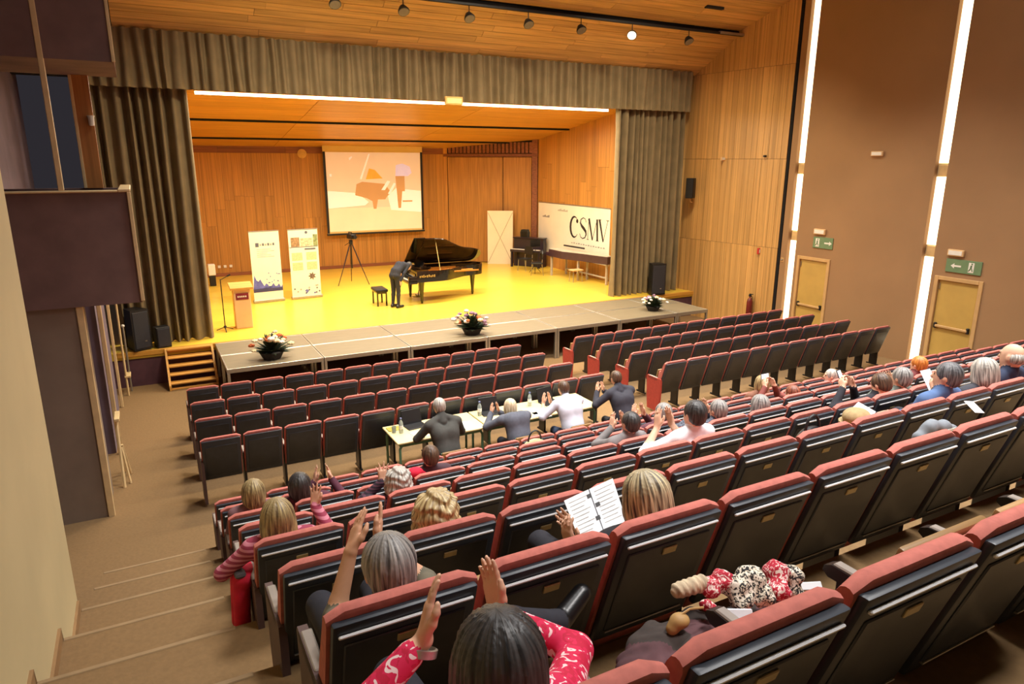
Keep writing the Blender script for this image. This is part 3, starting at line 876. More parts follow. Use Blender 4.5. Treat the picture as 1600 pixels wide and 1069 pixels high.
# bench
t = thing('piano_bench', 'black padded piano bench standing behind the pianist', 'bench', (5.98, 19.6, ST), PR)
MB().rbox(-0.18, 0.18, -0.33, 0.33, 0.42, 0.5, 0.025, 0, None, 2).build('padded_seat', m_blackp, t, 40)
MB().rbox(-0.15, 0.15, -0.3, 0.3, 0.37, 0.42, 0.006).build('bench_frame', m_lacq, t)
for sx in (-1, 1):
    for sy in (-1, 1):
        MB().rbox(sx * 0.13 - 0.022, sx * 0.13 + 0.022, sy * 0.27 - 0.022, sy * 0.27 + 0.022, 0, 0.37, 0.004).build('leg', m_lacq, t)

# ---------------------------------------------------------------- video camera on tripod
t = thing('video_camera', 'black video camera mounted on the tripod under the screen', 'camera', (6.25, 23.5, ST + 1.52), math.radians(12))
MB().rbox(-0.07, 0.07, -0.2, 0.16, 0.03, 0.19, 0.02).build('camera_body', m_blackp, t)
MB().lathe([(0.05, 0), (0.055, 0.1), (0.065, 0.15), (0.05, 0.152)], 12).build('lens', m_blackp, t, 40, (0, -0.2, 0.11), (math.radians(90), 0, 0))
MB().rbox(-0.015, 0.015, -0.1, 0.12, 0.24, 0.265, 0.006).rbox(-0.012, 0.012, -0.1, -0.07, 0.18, 0.25, 0.004).rbox(-0.012, 0.012, 0.09, 0.12, 0.18, 0.25, 0.004).build('top_handle', m_blackp, t)
MB().rbox(0.07, 0.2, -0.02, 0.0, 0.08, 0.18, 0.006).build('flip_screen', m_blackp, t)
t = thing('camera_tripod', 'dark tall camera tripod standing in front of the projection screen', 'tripod', (6.25, 23.5, ST))
for k in range(3):
    a = math.radians(200 + 120 * k)
    c, s = math.cos(a), math.sin(a)
    MB().tube([(0.6 * c, 0.6 * s, 0.0), (0.3 * c, 0.3 * s, 0.72)], 0.014, 8).tube([(0.33 * c, 0.33 * s, 0.65), (0.05 * c, 0.05 * s, 1.36)], 0.022, 8).build('leg', mat('tripod_brown_black', (46, 32, 36), 0.4), t)
MB().tube([(0, 0, 0.55), (0, 0, 1.4)], 0.02, 8).build('centre_column', m_blackp, t)
MB().rbox(-0.05, 0.05, -0.07, 0.07, 1.36, 1.52, 0.015).build('pan_head', m_blackp, t)
MB().tube([(0.0, 0.05, 1.45), (-0.12, 0.34, 1.3)], 0.01, 8).build('pan_handle', m_blackp, t)
# ---------------------------------------------------------------- roll-up banners
m_bpaper = mat('banner_white', (240, 232, 200), 0.6, 0, 0.03, 3)
m_bblue = mat('banner_blue', (92, 96, 168), 0.6, 0, 0.35, 9)
m_bnavy = mat('banner_navy', (58, 56, 92), 0.6)
m_bgrey = mat('banner_grey_text', (160, 156, 146), 0.7)
m_bdark = mat('banner_dark_text', (92, 92, 104), 0.7)
def banner_base(loc, rz, w_, h_, label):
    t = thing('roll_up_banner', label, 'banner', loc, rz)
    MB().rbox(-w_ / 2 - 0.03, w_ / 2 + 0.03, -0.06, 0.06, 0.0, 0.09, 0.015).build('base_cassette', m_alu, t)
    MB().tube([(0, 0.03, 0.05), (0, 0.03, h_)], 0.012).build('support_pole', m_alu, t)
    sh = MB().box(-w_ / 2, w_ / 2, -0.003, 0.003, 0.09, h_ - 0.02).build('banner_sheet', m_bpaper, t)
    MB().rbox(-w_ / 2 - 0.01, w_ / 2 + 0.01, -0.012, 0.012, h_ - 0.03, h_, 0.005).build('top_rail', m_alu, t)
    return t, sh
def flat(parent, name, m, pts, y=-0.0045):
    return MB().prism(pts, 'y', y, y - 0.001).build(name, m, parent)
def rect(x0, x1, z0, z1): return [(x0, z0), (x1, z0), (x1, z1), (x0, z1)]
rnd = random.Random(4)
t, sh = banner_base((3.15, 21.5, ST), math.radians(6), 0.86, 2.13, 'white roll-up banner with a violet-blue wave picture near its foot')
pic = []
for k in range(17):
    x = -0.43 + 0.86 * k / 16
    pic.append((x, 0.42 + 0.40 * max(0, 1 - k / 11) ** 1.3 + 0.07 * math.sin(k * 1.9) + 0.1 * math.exp(-((k - 12) / 2.5) ** 2)))
flat(sh, 'wave_picture', m_bblue, [(-0.43, 0.42)] + pic[1:-1] + [(0.43, 0.5), (0.43, 0.42)])
flat(sh, 'dark_band', m_bnavy, rect(-0.43, 0.43, 0.32, 0.42))
flat(sh, 'logo', m_bdark, rect(-0.27, -0.17, 1.66, 1.78))
for k in range(6):
    flat(sh, 'heading_mark', m_bdark if k % 2 else m_bgrey, rect(-0.15 + k * 0.075, -0.095 + k * 0.075, 1.69, 1.75 + 0.015 * (k % 2)))
for k in range(5):
    flat(sh, 'text_line', m_bgrey, rect(-0.24, 0.26 - 0.1 * (k % 3), 1.36 + k * 0.055, 1.375 + k * 0.055))
for k in range(12):
    x, z = rnd.uniform(-0.05, 0.4), rnd.uniform(0.55, 0.9)
    flat(sh, 'spray_dot', m_bblue, [(x + 0.02 * math.cos(a * PI / 3), z + 0.02 * math.sin(a * PI / 3)) for a in range(6)])
t, sh = banner_base((4.29, 21.6, ST), math.radians(6), 0.9, 2.13, 'cream roll-up information banner with four text boxes and small pictures')
flat(sh, 'photo', mat('banner_photo_brown', (150, 120, 84), 0.6, 0, 0.5, 14), rect(-0.38, -0.12, 1.6, 1.88))
flat(sh, 'photo', mat('banner_photo_olive', (132, 140, 92), 0.6, 0, 0.5, 14), rect(0.30, 0.44, 1.6, 1.95))
flat(sh, 'photo', mat('banner_photo_pale', (196, 186, 150), 0.6, 0, 0.4, 18), rect(-0.1, 0.28, 1.6, 1.85))
flat(sh, 'rule', m_bdark, rect(-0.44, 0.44, 1.575, 1.595))
flat(sh, 'heading_mark', m_bdark, rect(0.02, 0.36, 1.49, 1.54))
flat(sh, 'emblem', m_bdark, [(0.1 + 0.045 * math.cos(a * PI / 4), 2.02 + 0.045 * math.sin(a * PI / 4)) for a in range(8)])
m_box = mat('banner_text_box', (206, 190, 140), 0.7, 0, 0.15, 30)
for cx_ in (-0.22, 0.22):
    for cz in (1.3, 1.0):
        bx = flat(sh, 'text_box', m_box, rect(cx_ - 0.16, cx_ + 0.16, cz - 0.12, cz + 0.12))
flat(sh, 'flower_picture', mat('banner_photo_dark', (104, 84, 70), 0.6, 0, 0.6, 20), [(0.2 + (0.13 if a % 2 else 0.07) * math.cos(a * PI / 7), 0.68 + (0.13 if a % 2 else 0.07) * math.sin(a * PI / 7)) for a in range(14)])
for k in range(16):
    x, z = rnd.uniform(-0.4, 0.4), rnd.uniform(0.14, 0.42)
    flat(sh, 'small_motif', (m_bdark, m_bgrey, m_bblue)[k % 3], [(x + 0.03 * math.cos(a * PI / 3), z + 0.03 * math.sin(a * PI / 3)) for a in range(6)])
# ---------------------------------------------------------------- lectern, microphone
t = thing('lectern', 'pale wooden lectern with a crimson name plate', 'lectern', (2.03, 18.42, ST))
m_lect = mat('lectern_beige', (226, 188, 142), 0.5, 0, 0.05, 4)
MB().rbox(-0.2, 0.2, -0.17, 0.17, 0.0, 1.0, 0.012).build('pedestal', m_lect, t)
MB().prism([(-0.24, 1.0), (0.24, 1.08), (0.24, 1.13), (-0.24, 1.05)], 'x', -0.27, 0.27).build('slanted_top', m_step, t)
pl = MB().box(-0.15, 0.15, -0.182, -0.171, 0.74, 0.9).build('name_plate', mat('plate_crimson', (122, 26, 46), 0.5), t)
for k in range(5):
    MB().box(-0.11 + k * 0.045, -0.08 + k * 0.045, -0.184, -0.1815, 0.80, 0.84).build('plate_lettering', m_white, pl)
t = thing('microphone_stand', 'thin black microphone stand beside the lectern', 'microphone stand', (1.56, 18.2, ST))
for k in range(3):
    a = math.radians(30 + 120 * k)
    MB().tube([(0.22 * math.cos(a), 0.22 * math.sin(a), 0.01), (0, 0, 0.1)], 0.011, 6).build('leg', m_blackp, t)
MB().tube([(0, 0, 0.03), (0, 0, 1.3)], 0.012, 8).build('pole', m_blackp, t)
MB().sphere((0, 0, 0.1), 0.04, 8, 6).build('hub', m_blackp, t, 60)
MB().tube([(0, 0, 1.28), (0.16, 0.0, 1.36)], 0.009, 6).tube([(0.16, 0, 1.36), (0.24, 0, 1.4)], 0.02, 8).build('microphone', m_blackp, t)
t = thing('dehumidifier', 'white-topped black portable unit at the curtain edge', 'appliance', (1.93, 25.3, ST))
MB().rbox(-0.1, 0.1, -0.1, 0.1, 0.0, 0.36, 0.02).build('black_base', m_blackp, t)
MB().rbox(-0.115, 0.115, -0.11, 0.11, 0.36, 0.74, 0.03, 0, None, 2).build('white_housing', m_white, t)
for k in range(3):
    t = tag(MB().rbox(-0.05, 0.05, -0.03, 0.0, -0.05, 0.05, 0.008).build('wall_socket', m_white, None, None, (2.35 + k * 0.2, 27.29, 1.02)), 'small white wall socket low on the stage back wall', 'socket', 'sockets on the stage back wall')
t = tag(MB().lathe([(0.0, 0.0), (0.16, 0.01), (0.17, 0.05), (0.1, 0.07), (0.0, 0.075)], 16).build('smoke_detector', mat('detector_beige', (214, 172, 104), 0.5), None, 50, (5.6, 27.3, 5.04), (math.radians(90), 0, 0)), 'round beige detector high on the stage back wall beside the screen', 'detector')

# ---------------------------------------------------------------- projection screen
SX0, SX1, SZ0, SZ1, SY = 6.3, 10.25, 2.03, 5.42, 27.0
t = thing('projection_screen', 'large pull-down projection screen showing a pianist at a grand piano', 'screen', (SX0, SY, SZ0))
W, H = SX1 - SX0, SZ1 - SZ0
MB().rbox(-0.06, W + 0.06, -0.08, 0.08, H - 0.06, H + 0.08, 0.02).build('roller_case', mat('screen_case', (214, 180, 120), 0.5), t)
MB().box(0, W, -0.004, 0.004, 0.0, H - 0.06).build('screen_cloth', mat('screen_cloth_tan', (226, 196, 130), 0.7, 0, 0.03, 2), t)
for a_ in (0, W - 0.09):
    MB().box(a_, a_ + 0.09, -0.009, -0.005, 0.04, H - 0.3).build('black_border', m_blackp, t)
MB().rbox(-0.02, W + 0.02, -0.025, 0.025, -0.04, 0.03, 0.012).build('bottom_bar', m_blackp, t)
EP = 0.28
m_p0 = mat('picture_tan', (236, 210, 178), 0.8, 0, 0.03, 1, emit=EP)
m_p1 = mat('picture_white', (255, 252, 240), 0.8, 0, 0.02, 1, emit=EP)
m_p2 = mat('picture_brown', (206, 156, 100), 0.8, 0, 0.06, 1, emit=EP)
m_p3 = mat('picture_gold', (236, 178, 70), 0.8, 0, 0.1, 4, emit=EP)
m_p4 = mat('picture_lilac', (226, 216, 252), 0.8, 0, 0.05, 3, emit=EP)
m_p5 = mat('picture_sand', (244, 224, 186), 0.8, 0, 0.04, 1, emit=EP)
px0, px1, pz0, pz1 = 0.1, W - 0.1, 0.1, H - 0.32
def U(a, b): return (px0 + (px1 - px0) * a, pz0 + (pz1 - pz0) * b)
pp = MB().prism([U(0, 0), U(1, 0), U(1, 1), U(0, 1)], 'y', -0.0052, -0.0062).build('projected_picture', m_p0, t)
def pf(name, m, pts, d): MB().prism([U(a, b) for a, b in pts], 'y', -0.0062 - 0.0005 * d, -0.0066 - 0.0005 * d).build(name, m, pp)
pf('picture_floor', m_p5, [(0, 0), (1, 0), (1, 0.3), (0, 0.3)], 1)
pf('picture_glare', m_p1, [(0, 0.3), (0.38, 0.33), (0.42, 0.37), (0.36, 0.43), (0.27, 0.49), (0, 0.52)], 2)
pf('picture_glare', m_p1, [(0.66, 0.26), (1, 0.22), (1, 0.5), (0.72, 0.54), (0.63, 0.44)], 2)
pf('picture_piano', m_p2, [(0.28, 0.46), (0.4, 0.42), (0.46, 0.38), (0.47, 0.28), (0.5, 0.28), (0.52, 0.4), (0.6, 0.4), (0.66, 0.5), (0.6, 0.6), (0.36, 0.63), (0.3, 0.6)], 3)
pf('picture_lid', m_p0, [(0.34, 0.66), (0.44, 0.98), (0.7, 0.95), (0.62, 0.68)], 4)
pf('picture_lid_edge', m_p1, [(0.34, 0.67), (0.355, 0.66), (0.455, 0.98), (0.44, 0.98)], 5)
pf('picture_strings', m_p3, [(0.4, 0.66), (0.44, 0.8), (0.5, 0.78), (0.58, 0.67)], 5)
pf('picture_keys', m_p1, [(0.56, 0.52), (0.6, 0.52), (0.66, 0.63), (0.63, 0.64)], 5)
pf('picture_keys', m_p1, [(0.63, 0.47), (0.66, 0.47), (0.72, 0.6), (0.7, 0.61)], 5)
pf('picture_pianist', m_p4, [(0.72, 0.7), (0.86, 0.7), (0.9, 0.74), (0.88, 0.82), (0.8, 0.86), (0.73, 0.84)], 5)
pf('picture_pianist_legs', m_p2, [(0.74, 0.28), (0.77, 0.28), (0.79, 0.5), (0.82, 0.5), (0.82, 0.7), (0.72, 0.7)], 4)
pf('picture_stool', m_p2, [(0.79, 0.36), (0.9, 0.36), (0.9, 0.38), (0.79, 0.38)], 4)
pf('picture_light', m_p1, [(0.24, 0.9), (0.27, 0.94), (0.265, 0.95), (0.235, 0.93)], 5)
pf('picture_light', m_p1, [(0.03, 0.7), (0.05, 0.7), (0.05, 0.73), (0.03, 0.73)], 5)

# ---------------------------------------------------------------- white flat leaning at the splayed wall
t = thing('scenery_flat', 'plain white scenery flat with crossed braces leaning at the stage back', 'scenery flat', (12.98, 25.5, ST), math.atan2(sd.y, sd.x) * 0.8)
MB().box(-0.52, 0.52, 0.0, 0.03, 0.0, 2.17).build('flat_panel', mat('flat_white', (246, 234, 206), 0.7, 0, 0.03, 2), t)
m_line = mat('flat_grey_line', (196, 182, 150), 0.7)
for s in (-1, 1):
    T = frame((-0.5 * s, -0.004, 0.05 if s > 0 else 0.05), (0.5 * s, -0.004, 2.1), (0, 1, 0))
    MB().box(0, 2.28, -0.012, 0.012, -0.004, 0.002, 0, T).build('cross_brace', m_line, t)
# ---------------------------------------------------------------- CSMV banner on the stage side wall
CB = thing('wall_banner', 'long white wall banner lettered CSMV behind the stored instruments', 'banner', (14.375, 24.78, 1.2), math.radians(-90))
BLEN, BH = 4.95, 1.99
MB().box(0, BLEN, -0.006, 0.006, 0, BH).build('banner_sheet', mat('csmv_white', (240, 234, 216), 0.6, 0, 0.03, 2), CB)
MB().rbox(0, BLEN, -0.01, 0.01, BH - 0.02, BH + 0.02, 0.004).build('top_batten', m_alu, CB)
m_ink = mat('banner_black_ink', (36, 34, 36), 0.6)
def stroke(pts, ws):
    """variable-width flat stroke in banner x-z"""
    L_, R_ = [], []
    for i, (x, z) in enumerate(pts):
        a = pts[max(i - 1, 0)]
        b = pts[min(i + 1, len(pts) - 1)]
        dx, dz = b[0] - a[0], b[1] - a[1]
        l = math.hypot(dx, dz) or 1
        nx, nz = -dz / l, dx / l
        L_.append((x + nx * ws[i] / 2, z + nz * ws[i] / 2))
        R_.append((x - nx * ws[i] / 2, z - nz * ws[i] / 2))
    vs = [(x, -0.008, z) for x, z in L_ + R_]
    n = len(pts)
    return vs, [(i, i + 1, n + i + 1, n + i) for i in range(n - 1)]
def glyph(name, strokes, ox, oz, s):
    mb = MB()
    for pts, ws in strokes:
        vs, fs = stroke([(ox + x * s, oz + z * s) for x, z in pts], [a * s for a in ws])
        mb.add(vs, fs)
    mb.build(name, m_ink, CB)
arc = lambda cx, cz, rx, rz, a0, a1, n=14: [(cx + rx * math.cos(math.radians(a0 + (a1 - a0) * k / n)), cz + rz * math.sin(math.radians(a0 + (a1 - a0) * k / n))) for k in range(n + 1)]
def wv(n, lo, hi): return [lo + (hi - lo) * math.sin(PI * k / n) ** 1.5 for k in range(n + 1)]
C_ = [(arc(0.42, 0.5, 0.36, 0.5, 45, 318), wv(14, 0.03, 0.17)), (arc(0.66, 0.8, 0.05, 0.05, 0, 360), [0.1] * 15)]
s_pts = [(0.6, 0.8), (0.52, 0.95), (0.34, 1.0), (0.14, 0.9), (0.1, 0.74), (0.22, 0.6), (0.42, 0.48), (0.58, 0.36), (0.62, 0.22), (0.52, 0.06), (0.32, 0.0), (0.14, 0.06), (0.06, 0.22)]
S_ = [(s_pts, [0.04, 0.04, 0.05, 0.06, 0.1, 0.15, 0.17, 0.15, 0.1, 0.06, 0.05, 0.04, 0.04])]
M_ = [([(0.05, 0), (0.12, 1)], [0.035, 0.035]), ([(0.12, 1), (0.45, 0)], [0.15, 0.1]), ([(0.45, 0), (0.8, 1)], [0.035, 0.035]), ([(0.8, 1), (0.86, 0)], [0.14, 0.14]), ([(-0.03, 0.0), (0.14, 0.0)], [0.03, 0.03]), ([(0.74, 0.0), (0.98, 0.0)], [0.03, 0.03])]
V_ = [([(0.02, 1), (0.36, 0)], [0.15, 0.1]), ([(0.36, 0), (0.68, 1)], [0.035, 0.035]), ([(-0.06, 1.0), (0.16, 1.0)], [0.03, 0.03]), ([(0.56, 1.0), (0.78, 1.0)], [0.03, 0.03])]
gs = 0.76
gz = 0.82
for nm, st_, ox in (('letter_c', C_, 2.38), ('letter_s', S_, 3.02), ('letter_m', M_, 3.56), ('letter_v', V_, 4.3)):
    glyph(nm, st_, ox, gz, gs)
for k in range(14):
    MB().box(2.5 + k * 0.16, 2.6 + k * 0.16, -0.0085, -0.007, 0.58, 0.61 + 0.015 * (k % 2)).build('small_lettering', m_bgrey, CB)
for (x0, z0, n) in ((0.35, 1.42, 6), (1.5, 1.72, 8)):
    for k in range(n):
        MB().box(x0 + k * 0.09, x0 + 0.06 + k * 0.09, -0.0085, -0.007, z0, z0 + 0.05 + 0.02 * (k % 3)).build('small_lettering', m_bdark if n == 6 else m_bgrey, CB)

# ---------------------------------------------------------------- stored instruments and chairs at the stage side
t = thing('upright_piano', 'dark upright piano parked against the stage side wall', 'piano', (13.60, 24.28, ST), math.radians(-55))
m_dwood = mat('dark_plum_lacquer', (40, 32, 46), 0.3, 0, 0.1, 4)
MB().rbox(-0.66, 0.66, 0.05, 0.36, 0.0, 1.12, 0.015).build('case', m_dwood, t)
MB().rbox(-0.68, 0.68, 0.0, 0.38, 1.12, 1.16, 0.01).build('top_board', m_dwood, t)
k_ = MB().rbox(-0.66, 0.66, -0.28, 0.05, 0.6, 0.7, 0.012).build('key_shelf', m_dwood, t)
MB().rbox(-0.62, 0.62, -0.26, -0.1, 0.7, 0.72, 0.004).build('key_row', m_ivory, k_)
for s in (-1, 1):
    MB().rbox(s * 0.6 - 0.04, s * 0.6 + 0.04, -0.27, -0.18, 0.0, 0.6, 0.01).build('leg', m_dwood, t)
m_plum = mat('harpsichord_plum', (66, 44, 52), 0.4, 0, 0.12, 5)
t = thing('harpsichord', 'long dark harpsichord with pale legs parked under the CSMV banner', 'harpsichord', (13.62, 22.05, ST), math.radians(-90))
MB().prism([(0, -0.38), (0.9, -0.38), (1.7, -0.1), (2.5, 0.08), (2.9, 0.2), (2.9, 0.42), (0, 0.42)], 'z', 0.72, 0.98).build('case', m_plum, t)
MB().prism([(0.0, -0.36), (0.9, -0.36), (1.7, -0.08), (2.5, 0.1), (2.88, 0.22), (2.88, 0.4), (0, 0.4)], 'z', 0.98, 1.0).build('cover_board', mat('pale_cover', (206, 196, 176), 0.6), t)
MB().rbox(-0.22, 0.02, -0.38, 0.42, 0.72, 0.86, 0.01).build('key_shelf', m_plum, t)
for (x, y) in ((0.1, -0.3), (0.1, 0.34), (1.5, -0.05), (1.5, 0.34), (2.75, 0.3)):
    MB().rbox(x - 0.035, x + 0.035, y - 0.035, y + 0.035, 0, 0.72, 0.006).build('leg', mat('pale_grey_leg', (178, 166, 150), 0.5), t)
MB().rbox(0.1, 2.8, 0.3, 0.34, 0.2, 0.25, 0.006).build('stretcher', mat('pale_grey_leg', (178, 166, 150), 0.5), t)
MB().tube([(0.3, 0.1, 1.12), (1.6, 0.12, 1.14)], 0.03, 8).build('rolled_cover', m_blackp, t)
def stack_chair(loc, rz, label):
    t = thing('conference_chair', label, 'chair', loc, rz)
    MB().rbox(-0.22, 0.22, -0.2, 0.22, 0.42, 0.47, 0.015, 0, None, 2).build('seat', m_blackp, t)
    MB().prism([(-0.2, 0.6), (0.2, 0.6), (0.21, 0.8), (0.14, 0.92), (-0.14, 0.92), (-0.21, 0.8)], 'y', 0.2, 0.235).build('backrest', m_blackp, t)
    for sx in (-1, 1):
        MB().tube([(sx * 0.2, -0.2, 0), (sx * 0.19, -0.17, 0.43)], 0.012, 6).build('leg', m_chrome, t)
        MB().tube([(sx * 0.2, 0.26, 0), (sx * 0.19, 0.2, 0.43), (sx * 0.18, 0.23, 0.75)], 0.012, 6).build('leg', m_chrome, t)
    return t
stack_chair((13.05, 23.5, ST), math.radians(-70), 'black chair with chrome legs before the upright piano')
stack_chair((12.9, 22.35, ST), math.radians(-120), 'black chair turned away beside the harpsichord keyboard')
t = thing('amplifier', 'small black rounded amplifier standing on the upright piano', 'amplifier', (13.62, 24.55, ST + 1.16), math.radians(-55))
MB().prism([(-0.16, 0.0), (0.16, 0.0), (0.17, 0.2), (0.12, 0.31), (-0.12, 0.31), (-0.17, 0.2)], 'y', -0.1, 0.1).build('cabinet', m_blackp, t)
MB().rbox(-0.12, 0.12, -0.108, -0.099, 0.04, 0.22, 0.006).build('grille', m_blacks, t)
t = thing('music_stand', 'black folding music stand between the upright piano and harpsichord', 'music stand', (13.05, 22.72, ST))
for k in range(3):
    a = math.radians(120 * k)
    MB().tube([(0.25 * math.cos(a), 0.25 * math.sin(a), 0.01), (0, 0, 0.3)], 0.01, 6).build('leg', m_blacks, t)
MB().tube([(0, 0, 0.05), (0, 0, 1.05)], 0.011, 6).build('pole', m_blacks, t)
MB().rbox(-0.22, 0.22, -0.01, 0.01, 1.0, 1.26, 0.006).build('desk', m_blacks, t)
t = thing('stool', 'low pale wooden stool under the harpsichord', 'stool', (13.35, 20.35, ST))
MB().rbox(-0.22, 0.22, -0.16, 0.16, 0.4, 0.44, 0.01).build('seat', m_lamp, t)
for sx in (-1, 1):
    for sy in (-1, 1):
        MB().tube([(sx * 0.19, sy * 0.13, 0), (sx * 0.17, sy * 0.11, 0.4)], 0.014, 6).build('leg', m_alu, t)

# ---------------------------------------------------------------- flower baskets along the platform edge
m_leaf = mat('flower_leaf_green', (46, 62, 40), 0.6, 0, 0.3, 20)
m_basket = mat('basket_dark', (38, 34, 32), 0.8, 0, 0.2, 20)
FCOL = [mat('petal_cream', (236, 222, 178), 0.6), mat('petal_orange', (206, 104, 48), 0.6), mat('petal_mauve', (150, 116, 140), 0.6), mat('petal_white', (240, 236, 224), 0.6)]
def flowers(x, y, s, seed, label, cols):
    rnd = random.Random(seed)
    t = thing('flower_arrangement', label, 'flowers', (x, y, ST + 0.006))
    MB().lathe([(0.0, 0.0), (0.14 * s, 0.0), (0.2 * s, 0.12 * s), (0.18 * s, 0.13 * s), (0.0, 0.11 * s)], 14).build('basket', m_basket, t, 40)
    lf = MB()
    for k in range(120):
        a, e = rnd.uniform(0, 2 * PI), rnd.uniform(0.05, 1.3)
        r = s * rnd.uniform(0.22, 0.36)
        d = Vector((math.cos(a) * math.cos(e) * 1.15, math.sin(a) * math.cos(e), math.sin(e)))
        b = Vector((0, 0, 0.1 * s))
        tip = b + d * r
        side = d.cross(Vector((0, 0, 1)))
        side = (side.normalized() if side.length > 0.01 else Vector((1, 0, 0))) * 0.035 * s
        mid = b + d * r * 0.6 + Vector((0, 0, 0.02))
        lf.add([b, mid + side, tip, mid - side], [(0, 1, 2, 3)])
    o = lf.build('leaves', m_leaf, t)
    o['kind'] = 'stuff'
    for k in range(20):
        a, e = rnd.uniform(0, 2 * PI), rnd.uniform(0.25, 1.4)
        r = s * rnd.uniform(0.24, 0.36)
        c = Vector((math.cos(a) * math.cos(e) * 1.2, math.sin(a) * math.cos(e), math.sin(e))) * r + Vector((0, 0, 0.1 * s))
        mb = MB()
        rr = s * rnd.uniform(0.03, 0.05)
        for q in range(6):
            b = q * PI / 3
            mb.sphere((c.x + rr * 0.7 * math.cos(b), c.y + rr * 0.7 * math.sin(b), c.z), rr * 0.6, 6, 4)
        mb.sphere((c.x, c.y, c.z + rr * 0.3), rr * 0.6, 6, 4)
        mb.build('bloom', FCOL[cols[k % len(cols)]], t, 60)
flowers(2.16, 15.05, 1.3, 1, 'basket of cream and orange flowers on the platform near the steps', (0, 1, 3, 0))
flowers(6.88, 15.05, 1.3, 2, 'basket of mixed flowers at the middle of the grey platform', (0, 2, 1, 3, 2))
flowers(12.62, 15.2, 1.05, 3, 'basket of cream flowers on the platform end by the panelled wall', (0, 3, 2, 3))
# ---------------------------------------------------------------- people: smooth-union solids meshed as one continuous surface
def px(u, v, Y):
    """point on the plane y=Y seen at photo pixel (u, v)"""
    d = _r2 * ((u - 800) / FPX) + _u2 * ((534.5 - v) / FPX) + _f
    return Vector((0, 0, CAMZ)) + d * (Y / d.y)

